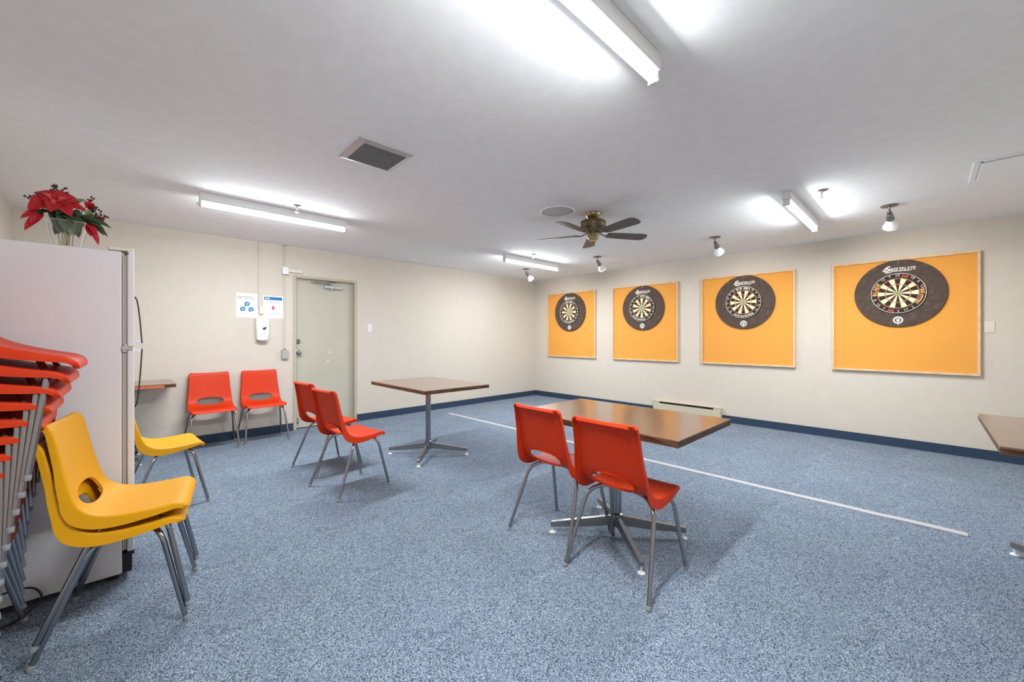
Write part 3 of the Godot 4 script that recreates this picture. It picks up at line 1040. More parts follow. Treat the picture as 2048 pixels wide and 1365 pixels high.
func dispenser() -> void:
	var t := thing("hand_sanitizer_dispenser", "white wall-mounted hand sanitizer dispenser with a dark leaf mark", "dispenser", Vector3(1.158, 1.342, ZB))
	var mb := MB.new()
	# body: tapering front, stacked rounded sections
	var secs := [[-0.135, 0.056, 0.075], [-0.128, 0.060, 0.088], [-0.05, 0.069, 0.104], [0.06, 0.073, 0.098], [0.12, 0.074, 0.082], [0.135, 0.070, 0.068]]
	var rows := []
	var nrm := []
	for s in secs:
		var r := []
		var q := []
		for p in [Vector2(-1, 0), Vector2(-1, 0.8), Vector2(-0.86, 1.0), Vector2(0.86, 1.0), Vector2(1, 0.8), Vector2(1, 0)]:
			r.append(Vector3(p.x * s[1], s[0], p.y * s[2]))
		for m in [Vector3(-1, 0, 0), Vector3(-1, 0, 0), Vector3(0, 0, 1), Vector3(0, 0, 1), Vector3(1, 0, 0), Vector3(1, 0, 0)]:
			q.append(m)
		rows.append(r)
		nrm.append(q)
	for i in rows.size() - 1:
		for k in 5:
			mb.quad(rows[i][k], rows[i][k + 1], rows[i + 1][k + 1], rows[i + 1][k], nrm[i][k], nrm[i][k + 1], nrm[i + 1][k + 1], nrm[i + 1][k])
	for e in [[0, Vector3.DOWN], [rows.size() - 1, Vector3.UP]]:
		var r: Array = rows[e[0]]
		for k in range(1, 5):
			mb.tri(r[0], r[k], r[k + 1], e[1], e[1], e[1])
	part("cover", mb.mesh(), M.white_plastic, t)
	part("nozzle", one_box(Vector3(0, -0.141, 0.05), Vector3(0.07, 0.014, 0.05), 0.003), M.grey_plastic, t)
	var tilt := Basis(Vector3.RIGHT, deg_to_rad(3))
	mb = MB.new()
	mb.prism(PackedVector2Array([Vector2(-0.024, -0.004), Vector2(-0.018, 0.012), Vector2(0.0, 0.020), Vector2(0.024, 0.022), Vector2(0.018, 0.004), Vector2(0.008, -0.012), Vector2(-0.01, -0.018)]), 0.0, 0.0012, Transform3D(tilt, Vector3(0.016, 0.005, 0.1012)))
	part("leaf_mark", mb.mesh(), M.print_dark, t)
	mb = MB.new()
	mb.prism(PackedVector2Array([Vector2(-0.014, -0.004), Vector2(0.014, -0.004), Vector2(0.014, 0.004), Vector2(-0.014, 0.004)]), 0.0, 0.0012, Transform3D(tilt, Vector3(0.016, -0.042, 0.1035)))
	part("small_print", mb.mesh(), M.print_grey, t)

func conduits() -> void:
	var t := thing("cable_raceway", "thin cream cable raceway running down the wall behind the notices", "raceway", Vector3(1.135, 0, ZB))
	part("raceway_cover", one_box(Vector3(0, 2.03, 0.007), Vector3(0.022, 0.84, 0.014), 0.002), M.wall, t)
	part("end_box", one_box(Vector3(0.024, 1.585, 0.012), Vector3(0.052, 0.10, 0.024), 0.003), M.cream_plastic, t)
	t = thing("electrical_conduit", "white metal conduit pipe beside the door with two junction boxes", "conduit", Vector3(1.418, 0, ZB))
	var mb := MB.new()
	mb.tube([Vector3(0, H, 0.014), Vector3(0, 2.162, 0.014)], 0.010)
	mb.tube([Vector3(0, 2.06, 0.014), Vector3(0, 1.082, 0.014)], 0.010)
	part("pipe", mb.mesh(), M.wall, t)
	mb = MB.new()
	mb.lathe([Vector2(0.010, -0.012), Vector2(0.022, -0.010), Vector2(0.026, 0), Vector2(0.01, 0)], Transform3D(Basis.IDENTITY, Vector3(0, H, 0.02)), 18)
	part("ceiling_collar", mb.mesh(), M.grey_plastic, t)
	part("junction_box", one_box(Vector3(0.006, 2.112, 0.025), Vector3(0.075, 0.098, 0.05), 0.004), M.white_plastic, t)
	part("side_arm", one_box(Vector3(0.132, 2.122, 0.014), Vector3(0.178, 0.046, 0.028), 0.004), M.cream_plastic, t)
	part("switch_box", one_box(Vector3(0.0, 1.018, 0.022), Vector3(0.074, 0.118, 0.044), 0.004), M.grey_plastic, t)
	part("box_connector", one_box(Vector3(0.0, 1.084, 0.014), Vector3(0.024, 0.014, 0.024), 0.003), M.nickel, t)

func door() -> void:
	var t := Node3D.new()
	t.name = "door_1"
	t.set_meta("kind", "structure")
	t.set_meta("label", "pale grey-green metal door in its frame")
	add_child(t)
	var x0 := 1.524
	var x1 := 2.372
	var top := 2.072
	var f := 0.036
	for e in [[Vector3(x0, 0, -5.83), Vector3(x0 + f, top, -5.808)], [Vector3(x1 - f, 0, -5.83), Vector3(x1, top, -5.808)], [Vector3(x0 + f, top - f, -5.83), Vector3(x1 - f, top, -5.808)]]:
		var mb := MB.new()
		mb.span(e[0], e[1], 0.002)
		part("frame_face", mb.mesh(), M.door_frame, t)
	# stepped jamb behind the face
	for e in [[Vector3(x0 + 0.005, 0, -5.97), Vector3(x0 + f - 0.004, top - 0.005, -5.83)], [Vector3(x1 - f + 0.004, 0, -5.97), Vector3(x1 - 0.005, top - 0.005, -5.83)], [Vector3(x0 + f - 0.004, top - f + 0.004, -5.97), Vector3(x1 - f + 0.004, top - 0.005, -5.83)]]:
		var mb := MB.new()
		mb.span(e[0], e[1], 0.001)
		part("jamb", mb.mesh(), M.door_frame, t)
	var mb := MB.new()
	mb.span(Vector3(x0 + f, 0.012, -5.912), Vector3(x1 - f - 0.002, top - f - 0.006, -5.868), 0.002)
	part("door_leaf", mb.mesh(), M.door, t)
	for e in [[Vector3(x1 - f - 0.022, 0.0, -5.868), Vector3(x1 - f, top - f, -5.850)], [Vector3(x0 + f, top - f - 0.016, -5.868), Vector3(x1 - f - 0.022, top - f, -5.850)]]:
		mb = MB.new()
		mb.span(e[0], e[1], 0.001)
		part("door_stop", mb.mesh(), M.door_frame, t)
	var face := Basis(Vector3.RIGHT, PI / 2)
	mb = MB.new()
	mb.lathe([Vector2(0, 0.0), Vector2(0.033, 0.0), Vector2(0.034, 0.006), Vector2(0.016, 0.012), Vector2(0.012, 0.03), Vector2(0.026, 0.042), Vector2(0.029, 0.055), Vector2(0.022, 0.066), Vector2(0, 0.069)], Transform3D(face, Vector3(1.596, 1.035, -5.868)), 28, true)
	part("door_knob", mb.mesh(), M.chrome, t)
	mb = MB.new()
	mb.lathe([Vector2(0, 0.0), Vector2(0.031, 0.0), Vector2(0.031, 0.012), Vector2(0.024, 0.018), Vector2(0, 0.018)], Transform3D(face, Vector3(1.592, 1.185, -5.868)), 28)
	mb.box(Vector3(1.592, 1.185, -5.843), Vector3(0.008, 0.034, 0.014), 0.002)
	part("deadbolt", mb.mesh(), M.chrome, t)
	mb = MB.new()
	mb.span(Vector3(1.925, 1.926, -5.868), Vector3(2.16, 1.972, -5.818), 0.006)
	mb.lathe([Vector2(0, 0.0), Vector2(0.017, 0.0), Vector2(0.017, 0.014), Vector2(0, 0.014)], Transform3D(Basis.IDENTITY, Vector3(2.022, 1.908, -5.842)), 16)
	var cl := part("door_closer", mb.mesh(), M.alu, t)
	mb = MB.new()
	mb.bar(Vector3(2.022, 1.982, -5.842), Vector3(1.94, 1.996, -5.80), 0.022, 0.006, 0.001)
	mb.bar(Vector3(1.95, 1.998, -5.80), Vector3(1.74, 2.004, -5.79), 0.020, 0.008, 0.001)
	mb.bar(Vector3(1.74, 2.010, -5.79), Vector3(2.09, 2.022, -5.838), 0.018, 0.007, 0.001)
	part("closer_arm", mb.mesh(), M.nickel, cl)
	mb = MB.new()
	mb.box(Vector3(1.590, 0.142, -5.860), Vector3(0.014, 0.012, 0.016), 0.002)
	mb.tube([Vector3(1.590, 0.145, -5.856), Vector3(1.590, 0.092, -5.852)], 0.0045)
	mb.box(Vector3(1.590, 0.086, -5.857), Vector3(0.024, 0.016, 0.022), 0.003)
	part("foot_bolt", mb.mesh(), M.nickel, t)
	var rng := RandomNumberGenerator.new()
	rng.seed = 5
	for q in [[1.998, 1.062, 0.011], [2.012, 1.028, 0.02], [2.108, 1.03, 0.008], [1.985, 0.905, 0.019], [2.2, 0.9, 0.008], [1.905, 0.63, 0.008]]:
		mb = MB.new()
		var o := PackedVector2Array()
		for i in 9:
			var a := TAU * i / 9
			o.append(Vector2(q[0] + cos(a) * q[2] * rng.randf_range(0.7, 1.2), q[1] + sin(a) * q[2] * 0.45 * rng.randf_range(0.6, 1.2)))
		mb.prism(o, -5.8682, -5.8676)
		part("paint_chip", mb.mesh(), M.chip_paint, t)
	# corridor wall closing the opening behind the leaf
	mb = MB.new()
	mb.span(Vector3(x0, 0, -5.98), Vector3(x1, top, -5.93), 0.0)
	part("backing", mb.mesh(), M.door_frame, t)

func heater() -> void:
	var t := thing("baseboard_heater", "beige electric baseboard heater on the dartboard wall", "heater", Vector3(XR, 0, -2.595), -PI / 2)
	var L := 1.04
	part("back_plate", one_box(Vector3(0, 0.108, 0.006), Vector3(L, 0.185, 0.012), 0.001), M.heater, t)
	part("top_cover", one_box(Vector3(0, 0.198, 0.030), Vector3(L, 0.006, 0.060), 0.002), M.heater, t)
	part("front_panel", one_box(Vector3(0, 0.092, 0.060), Vector3(L - 0.01, 0.125, 0.005), 0.002), M.heater, t)
	part("front_lip", one_box(Vector3(0, 0.158, 0.057), Vector3(L - 0.01, 0.012, 0.010), 0.003), M.heater, t)
	part("outlet_slot", one_box(Vector3(0.02, 0.180, 0.030), Vector3(L - 0.2, 0.026, 0.03), 0.0), M.dark_slot, t)
	part("inlet_slot", one_box(Vector3(0, 0.022, 0.038), Vector3(L - 0.04, 0.02, 0.03), 0.0), M.dark_slot, t)
	for s in [-1.0, 1.0]:
		part("end_cap", one_box(Vector3((L * 0.5 - 0.001) * s, 0.108, 0.032), Vector3(0.006, 0.186, 0.064), 0.002), M.heater, t)
		part("slot_end", one_box(Vector3((L * 0.5 - 0.055) * s, 0.179, 0.05), Vector3(0.10, 0.026, 0.012), 0.001), M.heater, t)
	part("thermostat_knob", one_box(Vector3(L * 0.5 - 0.125, 0.180, 0.055), Vector3(0.012, 0.016, 0.01), 0.002), M.nickel, t)

# ---------- refrigerator ----------
func fridge() -> void:
	var t := thing("refrigerator", "white top-freezer refrigerator standing by the chair stack", "refrigerator", Vector3(0, 0, 0))
	var z0 := -3.55
	var z1 := -2.832
	var xb := -0.78
	var xf := -0.048
	var mb := MB.new()
	mb.span(Vector3(xb, 0.035, z0), Vector3(xf, 1.682, z1), 0.006)
	part("cabinet", mb.mesh(), M.fridge, t)
	var split := 1.186
	for e in [[split + 0.006, 1.69, "freezer_door"], [0.138, split - 0.006, "fridge_door"]]:
		mb = MB.new()
		mb.span(Vector3(-0.031, e[0], z0), Vector3(-0.003, e[1], z1), 0.007)
		var d := part(e[2], mb.mesh(), M.fridge, t)
		for k in 2:
			mb = MB.new()
			mb.span(Vector3(xf + 0.002 + 0.0075 * k, e[0] + 0.012, z0 + 0.012), Vector3(xf + 0.0085 + 0.0075 * k, e[1] - 0.014, z1 - 0.006 - 0.004 * k), 0.002)
			part("gasket", mb.mesh(), M.gasket, d)
		# handle on the far edge of the door
		var hz := z0 + 0.07
		mb = MB.new()
		var p := []
		var low: float = e[0] + 0.012
		var hi := 1.50
		var flip := false
		if e[2] == "fridge_door":
			low = 0.80
			hi = e[1] - 0.012
			flip = true
		for i in 15:
			var q := i / 14.0
			var lift := 0.032 * sqrt(1.0 - q) if not flip else 0.032 * sqrt(q)
			p.append(Vector3(0.0 + lift, lerpf(low, hi, q), hz))
		for i in 14:
			mb.bar(p[i], p[i + 1] + (p[i + 1] - p[i]) * 0.06, 0.030, 0.007, 0.001, Vector3(1, 0.01, 0))
		var hn := part("handle", mb.mesh(), M.black, d)
		mb = MB.new()
		var my: float = low + 0.014 if not flip else hi - 0.014
		mb.span(Vector3(-0.004, my - 0.012, hz - 0.014), Vector3(0.031, my + 0.012, hz + 0.014), 0.002)
		part("handle_mount", mb.mesh(), M.white_plastic, hn)
	# hinges on the near edge
	mb = MB.new()
	mb.span(Vector3(-0.10, 1.684, z1 - 0.075), Vector3(-0.004, 1.704, z1 - 0.004), 0.006)
	part("top_hinge", mb.mesh(), M.cream_plastic, t)
	mb = MB.new()
	mb.tube([Vector3(-0.030, 1.690, z1 - 0.02), Vector3(-0.030, 1.668, z1 - 0.004)], 0.010)
	part("hinge_pin", mb.mesh(), M.nickel, t)
	mb = MB.new()
	mb.span(Vector3(-0.052, split - 0.008, z1 - 0.04), Vector3(-0.006, split + 0.006, z1 + 0.004), 0.002)
	mb.span(Vector3(-0.048, split - 0.02, z1 - 0.004), Vector3(-0.030, split + 0.014, z1 + 0.003), 0.003)
	mb.tube([Vector3(-0.012, split - 0.016, z1 - 0.01), Vector3(-0.012, split + 0.014, z1 - 0.01)], 0.006)
	part("middle_hinge", mb.mesh(), M.alu, t)
	mb = MB.new()
	mb.span(Vector3(-0.06, 0.036, z0 + 0.004), Vector3(-0.011, 0.126, z1 - 0.006), 0.003)
	part("kick_grille", mb.mesh(), M.black, t)
	mb = MB.new()
	mb.span(Vector3(-0.045, 0.122, z1 - 0.05), Vector3(-0.002, 0.136, z1 - 0.003), 0.002)
	part("bottom_hinge", mb.mesh(), M.black, t)
	for x in [-0.72, -0.08]:
		for z in [z0 + 0.06, z1 - 0.06]:
			mb = MB.new()
			mb.tube([Vector3(x, 0.0, z), Vector3(x, 0.037, z)], 0.02, -1.0, 14)
			part("levelling_foot", mb.mesh(), M.black, t)

# ---------- flowers ----------
func blade_leaf(mb: MB, a: Vector3, b: Vector3, w: float, face: Vector3, sag: float, fold := 0.35, jag := 0.0, seed_ := 1) -> void:
	# a pointed leaf from a to b, width w, its upper side towards face
	var rng := RandomNumberGenerator.new()
	rng.seed = seed_
	var L := b - a
	var side := L.cross(face).normalized()
	var up := side.cross(L).normalized()
	var rows := []
	var steps := 9
	for i in steps + 1:
		var q := float(i) / steps
		var c := a + L * q + up * sag * 4.0 * q * (1.0 - q) + Vector3.DOWN * sag * q * q * 0.6
		var hw := w * 0.5 * pow(sin(PI * pow(q, 0.75)), 0.8) if q < 1.0 else 0.0
		hw *= 1.0 + (rng.randf_range(-jag, jag) if i % 2 else 0.0)
		var r := []
		for k in 5:
			var s := (k - 2) / 2.0
			r.append(c + side * s * hw + up * (absf(s) * hw * fold + rng.randf_range(-0.0012, 0.0012)))
		rows.append(r)
	for i in steps:
		for k in 4:
			var m: Vector3 = (rows[i + 1][k] - rows[i][k]).cross(rows[i][k + 1] - rows[i][k])
			if m.length() < 1e-9:
				m = (rows[i + 1][k + 1] - rows[i][k + 1]).cross(rows[i][k + 1] - rows[i][k])
			m = m.normalized() if m.length() > 1e-9 else up
			if m.dot(up) < 0:
				m = -m
			mb.flat(rows[i][k], rows[i][k + 1], rows[i + 1][k + 1], rows[i + 1][k], m)

func flowers() -> void:
	var top := 1.682
	var c := Vector3(-0.244, top, -2.925)
	var v := thing("glass_vase", "square tapered clear glass vase on top of the refrigerator", "vase", c)
	var mb := MB.new()
	var b := 0.045
	var u := 0.068
	var hh := 0.125
	for k in 4:
		var bs := Basis(Vector3.UP, PI / 2 * k)
		mb = MB.new()
		var m := bs * Vector3(0, -0.18, 1).normalized()
		mb.flat(bs * Vector3(-b, 0.004, b), bs * Vector3(b, 0.004, b), bs * Vector3(u, hh, u), bs * Vector3(-u, hh, u), m)
		part("glass_pane", mb.mesh(), M.glass, v)
		mb = MB.new()
		mb.bar(bs * Vector3(-u, hh, u), bs * Vector3(u, hh, u), 0.002, 0.002, 0.0005)
		mb.bar(bs * Vector3(-b, 0.004, b), bs * Vector3(-u, hh, u), 0.0025, 0.0025, 0.0005)
		part("glass_edge", mb.mesh(), plain(Color8(196, 204, 200), 0.1), v)
	part("vase_base", one_box(Vector3(0, 0.003, 0), Vector3(b * 2, 0.006, b * 2), 0.001), plain(Color8(168, 128, 80), 0.3), v)
	var t := thing("poinsettia_bouquet", "artificial red poinsettia bouquet with berries in the glass vase", "flowers", Vector3(0, 0, 0))
	var zc := -2.925
	# main bloom: bract tips as seen, spread in depth round the centre
	var heart := Vector3(-0.279, 1.898, zc + 0.02)
	var tips := [[-0.345, 1.95, -0.03, 0.056], [-0.318, 1.962, -0.06, 0.05], [-0.245, 1.965, -0.06, 0.055], [-0.208, 1.945, -0.02, 0.062], [-0.195, 1.908, -0.05, 0.05], [-0.175, 1.88, 0.02, 0.046], [-0.222, 1.832, 0.07, 0.05], [-0.288, 1.836, 0.09, 0.045], [-0.362, 1.846, 0.04, 0.06], [-0.372, 1.868, -0.03, 0.05]]
	var fl := part("flower", ball_cluster([heart + Vector3(0, 0.006, 0.004), heart + Vector3(0.009, 0.002, 0.008), heart + Vector3(-0.008, 0.004, 0.008), heart + Vector3(0.002, -0.006, 0.012), heart + Vector3(0.0, 0.012, 0.0)], 0.0065), M.stamen, t)
	for i in tips.size():
		var e: Array = tips[i]
		mb = MB.new()
		blade_leaf(mb, heart, Vector3(e[0], e[1], zc + e[2]), e[3] * 1.35, Vector3(0.1, 0.55, 0.8), 0.012, 0.3, 0.12, i + 1)
		part("bract", mb.mesh(), M.petal, fl)
	for i in 6:
		var a := TAU * i / 6 + 0.4
		mb = MB.new()
		blade_leaf(mb, heart + Vector3(0, 0.003, 0.004), heart + Vector3(cos(a) * 0.046, sin(a) * 0.034 + 0.012, 0.03 - sin(a) * 0.01), 0.024, Vector3(0.1, 0.4, 0.9), 0.006, 0.3, 0.05, 30 + i)
		part("bract", mb.mesh(), M.petal_pale if i % 2 == 0 else M.petal, fl)
	# drooping blooms at both sides
	for g in [[Vector3(-0.318, 1.828, zc + 0.03), [[-0.388, 1.800, 0.02, 0.04], [-0.37, 1.742, 0.05, 0.036], [-0.352, 1.772, 0.06, 0.034], [-0.382, 1.84, -0.02, 0.045]]], [Vector3(-0.172, 1.815, zc + 0.03), [[-0.16, 1.752, 0.04, 0.04], [-0.134, 1.715, 0.03, 0.03], [-0.114, 1.768, 0.02, 0.036], [-0.142, 1.76, 0.06, 0.034]]], [Vector3(-0.168, 1.893, zc), [[-0.186, 1.93, 0.02, 0.034], [-0.150, 1.925, 0.02, 0.034], [-0.168, 1.938, -0.02, 0.036], [-0.166, 1.915, 0.03, 0.036]]], [Vector3(-0.13, 1.83, zc), [[-0.112, 1.858, 0.01, 0.03], [-0.12, 1.835, 0.03, 0.03]]]]:
		var f2 := part("flower", ball_cluster([g[0]], 0.006), M.petal, t)
		for i in g[1].size():
			var e: Array = g[1][i]
			mb = MB.new()
			blade_leaf(mb, g[0], Vector3(e[0], e[1], zc + e[2]), e[3], Vector3(0.1, 0.6, 0.75), 0.008, 0.35, 0.15, 50 + i)
			part("bract", mb.mesh(), M.petal, f2)
	var li := 80
	for e in [[-0.20, 1.85, -0.085, 1.802, 0.05, 0.036, 0], [-0.195, 1.835, -0.10, 1.762, 0.04, 0.036, 0], [-0.19, 1.845, -0.11, 1.785, 0.06, 0.03, 0], [-0.158, 1.872, -0.136, 1.915, 0.01, 0.028, 0], [-0.325, 1.875, -0.357, 1.893, -0.01, 0.03, 0], [-0.215, 1.905, -0.178, 1.94, 0.0, 0.03, 1], [-0.262, 1.842, -0.306, 1.846, 0.09, 0.036, 1], [-0.168, 1.85, -0.168, 1.892, 0.03, 0.026, 1], [-0.245, 1.845, -0.22, 1.80, 0.075, 0.034, 0], [-0.29, 1.85, -0.345, 1.818, 0.04, 0.03, 0], [-0.23, 1.86, -0.19, 1.845, 0.06, 0.036, 0], [-0.25, 1.85, -0.268, 1.83, 0.085, 0.034, 0], [-0.21, 1.82, -0.232, 1.735, 0.035, 0.02, 1]]:
		mb = MB.new()
		li += 1
		blade_leaf(mb, Vector3(e[0], e[1], zc + e[4] * 0.4), Vector3(e[2], e[3], zc + e[4]), e[5], Vector3(0.0, 0.7, 0.7), 0.008, 0.3, 0.05, li)
		part("leaf", mb.mesh(), M.leaf_pale if e[6] == 1 else M.leaf, t)
	var rng := RandomNumberGenerator.new()
	rng.seed = 9
	for g in [[Vector3(-0.350, 1.908, zc), 0.028, 13], [Vector3(-0.272, 1.968, zc - 0.02), 0.03, 14], [Vector3(-0.287, 1.986, zc - 0.02), 0.01, 5], [Vector3(-0.168, 1.944, zc), 0.016, 7], [Vector3(-0.126, 1.868, zc + 0.02), 0.03, 18]]:
		var pts := []
		for i in g[2]:
			pts.append(g[0] + Vector3(rng.randf_range(-1, 1), rng.randf_range(-0.7, 0.7), rng.randf_range(-1, 1)) * g[1])
		var bc := part("berry_cluster", ball_cluster(pts, 0.0052), M.berry, t)
		mb = MB.new()
		for p in pts:
			mb.tube([p, g[0] + Vector3(0, -0.02, 0)], 0.0012, -1.0, 5, false)
		mb.tube([g[0] + Vector3(0, -0.02, 0), Vector3(lerpf(g[0].x, c.x, 0.6), 1.83, zc)], 0.0018, -1.0, 6, false)
		part("stalk", mb.mesh(), M.berry, bc)
	for e in [[-0.285, -0.262, 0.035], [-0.262, -0.24, 0.045], [-0.225, -0.255, 0.04], [-0.205, -0.215, 0.03], [-0.25, -0.285, -0.02], [-0.235, -0.205, -0.03], [-0.272, -0.272, 0.0], [-0.215, -0.235, 0.0]]:
		mb = MB.new()
		li += 1
		blade_leaf(mb, Vector3(e[0], 1.872, zc + e[2] * 0.6), Vector3(e[1], 1.748, zc + e[2]), 0.05, Vector3(0.2, 0.2, 0.9), 0.006, 0.3, 0.05, li)
		part("leaf", mb.mesh(), M.leaf, t)
	for i in 9:
		var x := rng.randf_range(-0.022, 0.022)
		mb = MB.new()
		mb.tube([Vector3(c.x + x, 1.69, zc + rng.randf_range(-0.02, 0.02)), Vector3(c.x + x * 1.2 + rng.randf_range(-0.01, 0.01), 1.76, zc), Vector3(c.x + x * 1.8, 1.82, zc)], 0.0022, -1.0, 7)
		part("stem", mb.mesh(), M.stem, t)

func ball_cluster(pts: Array, r: float) -> ArrayMesh:
	var mb := MB.new()
	for p in pts:
		mb.ball(p, r, 8)
	return mb.mesh()

# ---------- the room ----------
func room() -> void:
	var t := 0.15
	var mb := MB.new()
	mb.span(Vector3(XL - t, -0.1, ZB - t), Vector3(XR + t, 0, ZF + t), 0.0)
	structure("floor", mb.mesh(), M.carpet, "speckled blue-grey carpet")
	mb = MB.new()
	mb.span(Vector3(XL - t, H, ZB - t), Vector3(XR + t, H + 0.1, ZF + t), 0.0)
	structure("ceiling", mb.mesh(), M.ceiling, "white painted ceiling")
	mb = MB.new()
	mb.span(Vector3(XL - t, 0, ZB - t), Vector3(1.53, H, ZB), 0.0)
	mb.span(Vector3(2.366, 0, ZB - t), Vector3(XR + t, H, ZB), 0.0)
	mb.span(Vector3(1.53, 2.066, ZB - t), Vector3(2.366, H, ZB), 0.0)
	structure("wall_back", mb.mesh(), M.wall, "cream wall with the door")
	mb = MB.new()
	mb.span(Vector3(XR, 0, ZB), Vector3(XR + t, H, ZF), 0.0)
	structure("wall_right", mb.mesh(), M.wall, "cream wall with the dartboards")
	mb = MB.new()
	mb.span(Vector3(XL - t, 0, ZB), Vector3(XL, H, ZF), 0.0)
	structure("wall_left", mb.mesh(), M.wall)
	mb = MB.new()
	mb.span(Vector3(XL - t, 0, ZF), Vector3(XR + t, H, ZF + t), 0.0)
	structure("wall_front", mb.mesh(), M.wall)
	# carpet skirting
	var k := 0.1
	var d := 0.012
	mb = MB.new()
	mb.span(Vector3(XL, 0, ZB), Vector3(1.521, k, ZB + d), 0.003)
	mb.span(Vector3(2.375, 0, ZB), Vector3(XR, k, ZB + d), 0.003)
	structure("baseboard_back", mb.mesh(), M.cove, "dark blue carpet skirting")
	mb = MB.new()
	mb.span(Vector3(XR - d, 0, ZB + d), Vector3(XR, k, -3.12), 0.003)
	mb.span(Vector3(XR - d, 0, -2.07), Vector3(XR, k, ZF), 0.003)
	structure("baseboard_right", mb.mesh(), M.cove, "dark blue carpet skirting")
	mb = MB.new()
	mb.span(Vector3(XL, 0, ZB + d), Vector3(XL + d, k, ZF), 0.003)
	structure("baseboard_left", mb.mesh(), M.cove)

func _ready() -> void:
	# camera
	var cam := Camera3D.new()
	cam.name = "camera"
	cam.position = Vector3(0, EYE, 0)
	cam.rotation.y = deg_to_rad(-(90.0 - 46.365))
	cam.projection = Camera3D.PROJECTION_FRUSTUM
	cam.near = 0.05
	cam.far = 40.0
	cam.size = 2.0 * 0.05 * 682.5 / 790.67
	cam.frustum_offset = Vector2(0, -0.05 * 7.97 / 790.67)
	cam.current = true
	add_child(cam)
	# surroundings and exposure
	var we := WorldEnvironment.new()
	we.name = "world"
	var env := Environment.new()
	env.background_mode = Environment.BG_COLOR
	env.background_color = Color(0.05, 0.05, 0.05)
	env.tonemap_mode = Environment.TONE_MAPPER_LINEAR
	env.tonemap_exposure = 2.17
	env.sdfgi_enabled = true
	env.ssao_enabled = true
	env.ssil_enabled = true
	we.environment = env
	add_child(we)
	materials()
	room()
	# the four strip lights
	var power := 1.35
	fluorescent("fluorescent strip light on the ceiling over the wall chairs near the door", 0.985, -4.17, power)
	fluorescent("fluorescent strip light on the ceiling over the open carpet before the refrigerator", 1.02, -0.81, power)
	fluorescent("fluorescent strip light on the ceiling in the corner by the first dartboard", 4.46, -4.215, power)
	fluorescent("fluorescent strip light on the ceiling in front of the last two dartboards", 4.49, -0.80, power)
	door()
	# boards
	var nth := ["first", "second", "third", "fourth"]
	var bz := [-4.858, -3.31, -1.772, -0.213]
	var tilts := [0.0, -0.31, 0.02, 0.015]
	for i in 4:
		cork_board("orange cork backboard in a pale wood frame, %s from the room corner" % nth[i], bz[i])
		surround("round black dartboard surround with white lettering, %s from the room corner" % nth[i], bz[i] - 0.005, 0.0)
		dartboard("round dartboard with red and green rings, %s from the room corner" % nth[i], bz[i] - 0.01, tilts[i], i + 1)
	# tables
	make_table("brown laminate pedestal table by the two chairs in front of the heater", Vector3(2.188, 0, -1.34), 0.715, 1.085, 0.76, 0.262, 0.305)
	make_table("brown laminate pedestal table near the door, two chairs at its side", Vector3(2.250, 0, -3.648), 0.752, 1.11, 0.76, 0.285, 0.29)
	make_table("brown laminate pedestal table standing crosswise beyond the end of the floor tape", Vector3(3.318, 0, 0.592), 1.085, 0.735, 0.76, 0.31, 0.245)
	var t4 := make_table("narrow brown table against the wall behind the refrigerator with a chipped edge", Vector3(-0.245, 0, -5.51), 1.09, 0.58, 0.776, 0.272, 0.238)
	part("chipped_edge", one_box(Vector3(0.275, 0.7535, 0.2905), Vector3(0.36, 0.026, 0.002), 0.0005), M.chipboard, t4)
	# chairs
	var g := "orange stacking chairs at the tables"
	var first := make_chair("stacking_chair", "orange plastic chair at the table before the heater, farther from the door", M.orange, Vector3(1.911, 0, -1.112), 0.0, g)
	copy_of(first, Vector3(1.963, 0, -1.612), deg_to_rad(-1), "orange plastic chair at the table before the heater, nearer the door", g)
	copy_of(first, Vector3(1.301, 0, -3.325), deg_to_rad(7.2), "orange plastic chair beside the table near the door, farther from the door", g)
	copy_of(first, Vector3(1.340, 0, -3.972), deg_to_rad(7.5), "orange plastic chair beside the table near the door, nearer the door", g)
	g = "orange chairs against the door wall"
	copy_of(first, Vector3(0.628, 0, -5.555), deg_to_rad(-90), "orange plastic chair against the wall next to the narrow brown table", g)
	copy_of(first, Vector3(1.128, 0, -5.555), deg_to_rad(-90), "orange plastic chair against the wall right beside the door", g)
	# stack of thirteen, curling forwards as it rises
	var order := ["at the very bottom", "second from the bottom", "third from the bottom", "fourth from the bottom", "fifth from the bottom", "sixth from the bottom", "in the middle", "sixth from the top", "fifth from the top", "fourth from the top", "third from the top", "second from the top", "at the very top"]
	var xf := Transform3D(Basis(Vector3.UP, 0.0), Vector3(-0.575, 0, -2.495))
	var step := Transform3D(Basis(Vector3.BACK, deg_to_rad(-1.6)), Vector3(-0.004, 0.0665, 0))
	for i in 13:
		var c := copy_of(first, Vector3.ZERO, 0.0, "orange plastic chair %s of the stack beside the refrigerator" % order[i], "stack of orange chairs")
		c.transform = xf
		xf = xf * step
	g = "yellow stacking chairs"
	var yl := make_chair("yellow_stacking_chair", "yellow plastic chair under another yellow chair, standing on the carpet", M.yellow, Vector3(-0.024, 0, -2.505), deg_to_rad(-9), g)
	var yt := copy_of(yl, Vector3.ZERO, 0.0, "yellow plastic chair nested on top of another yellow chair", g)
	yt.transform = yl.transform * Transform3D(Basis(Vector3.BACK, deg_to_rad(-1.2)), Vector3(0.008, 0.064, 0))
	copy_of(yl, Vector3(0.16, 0, -3.965), deg_to_rad(5), "yellow plastic chair standing alone behind the refrigerator", g)
	# large fittings
	fridge()
	flowers()
	heater()
	ceiling_fan()
	ceiling_vent()
	ceiling_speaker()
	ceiling_hatch()
	var sz := [-4.883, -3.412, -1.761, -0.236]
	var sx := [4.994, 5.02, 5.06, 5.002]
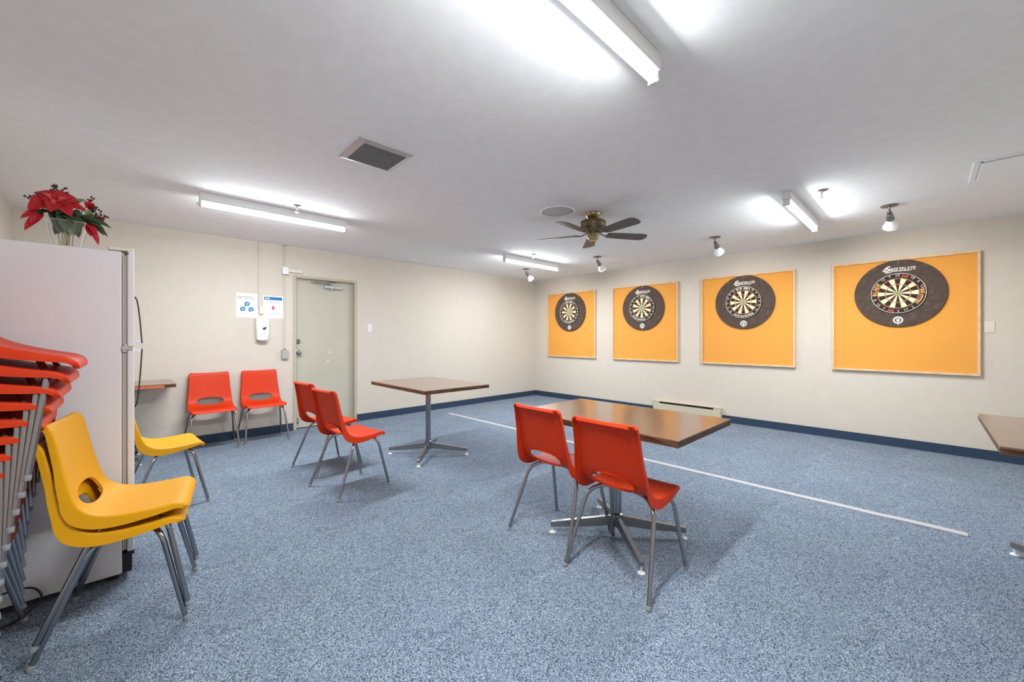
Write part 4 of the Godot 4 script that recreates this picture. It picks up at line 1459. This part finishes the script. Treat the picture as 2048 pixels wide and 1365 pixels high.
	for i in 4:
		spotlight("grey ceiling spot lamp with white reflector bulb facing the %s dartboard from the corner" % nth[i], sx[i], sz[i], Vector3(0.72, -0.68, 0.04))
	sprinkler("fire sprinkler on the ceiling beside the strip light near the door", 1.076, -3.991)
	sprinkler("fire sprinkler on the ceiling beside the corner strip light", 4.197, -3.954)
	sprinkler("fire sprinkler on the ceiling near the last dartboards", 4.081, -0.594)
	single("ceiling_patch_plate", one_box(Vector3.ZERO, Vector3(0.24, 0.008, 0.22), 0.002), M.ceiling, "small white plate on the ceiling above the door wall", "ceiling plate", Vector3(3.145, H - 0.004, -5.6))
	# small wall fittings
	posters()
	dispenser()
	conduits()
	wall_plate("light_switch", "white light switch on the wall beside the door", "light switch", Vector3(2.572, 1.38, ZB), 0.0, Vector2(0.072, 0.12), M.white_plastic, true)
	wall_plate("blank_plate", "cream blank wall plate beside the last dartboard panel", "wall plate", Vector3(XR, 1.347, 0.437), -PI / 2, Vector2(0.072, 0.115), M.cream_plastic, false)
	var ol := wall_plate("wall_outlet", "small wall outlet low in the room corner", "outlet", Vector3(XR, 0.4, -5.513), -PI / 2, Vector2(0.07, 0.115), M.cream_plastic, false)
	for s in [-1.0, 1.0]:
		part("socket", one_box(Vector3(0, 0.02 * s, 0.006), Vector3(0.028, 0.028, 0.003), 0.001), M.grey_plastic, ol)
	# floor tape: a throwing line
	var tb := MB.new()
	var rng := RandomNumberGenerator.new()
	rng.seed = 3
	var prev := [Vector3(3.675, 0.0035, -5.39), Vector3(3.735, 0.0035, -5.39)]
	for i in 40:
		var z := lerpf(-5.39, 0.178, (i + 1) / 40.0)
		var x := lerpf(3.70, 3.775, (i + 1) / 40.0) + rng.randf_range(-0.003, 0.003)
		var y := 0.0035 + (0.004 if i > 36 else 0.0)
		var cur := [Vector3(x - 0.03, y, z), Vector3(x + 0.03, y, z)]
		tb.flat(prev[0], prev[1], cur[1], cur[0], Vector3.UP)
		for s in 2:
			tb.flat(prev[s], cur[s], cur[s] - Vector3(0, y, 0), prev[s] - Vector3(0, prev[s].y, 0), Vector3(-1 if s == 0 else 1, 0, 0))
		prev = cur
	single("floor_tape", tb.mesh(), M.tape, "long strip of pale grey tape marking the throwing line on the carpet", "tape")
	# refrigerator cord
	tb = MB.new()
	tb.tube(round_path([Vector3(-0.60, 0.006, -2.66), Vector3(-0.46, 0.006, -2.69), Vector3(-0.36, 0.008, -2.74), Vector3(-0.30, 0.05, -2.79), Vector3(-0.33, 0.11, -2.80), Vector3(-0.42, 0.12, -2.80), Vector3(-0.60, 0.03, -2.79), Vector3(-0.76, 0.008, -2.79)], 0.05, 6), 0.0042, -1.0, 8)
	single("power_cord", tb.mesh(), M.black, "black power cord curling up from the carpet against the refrigerator", "cord")
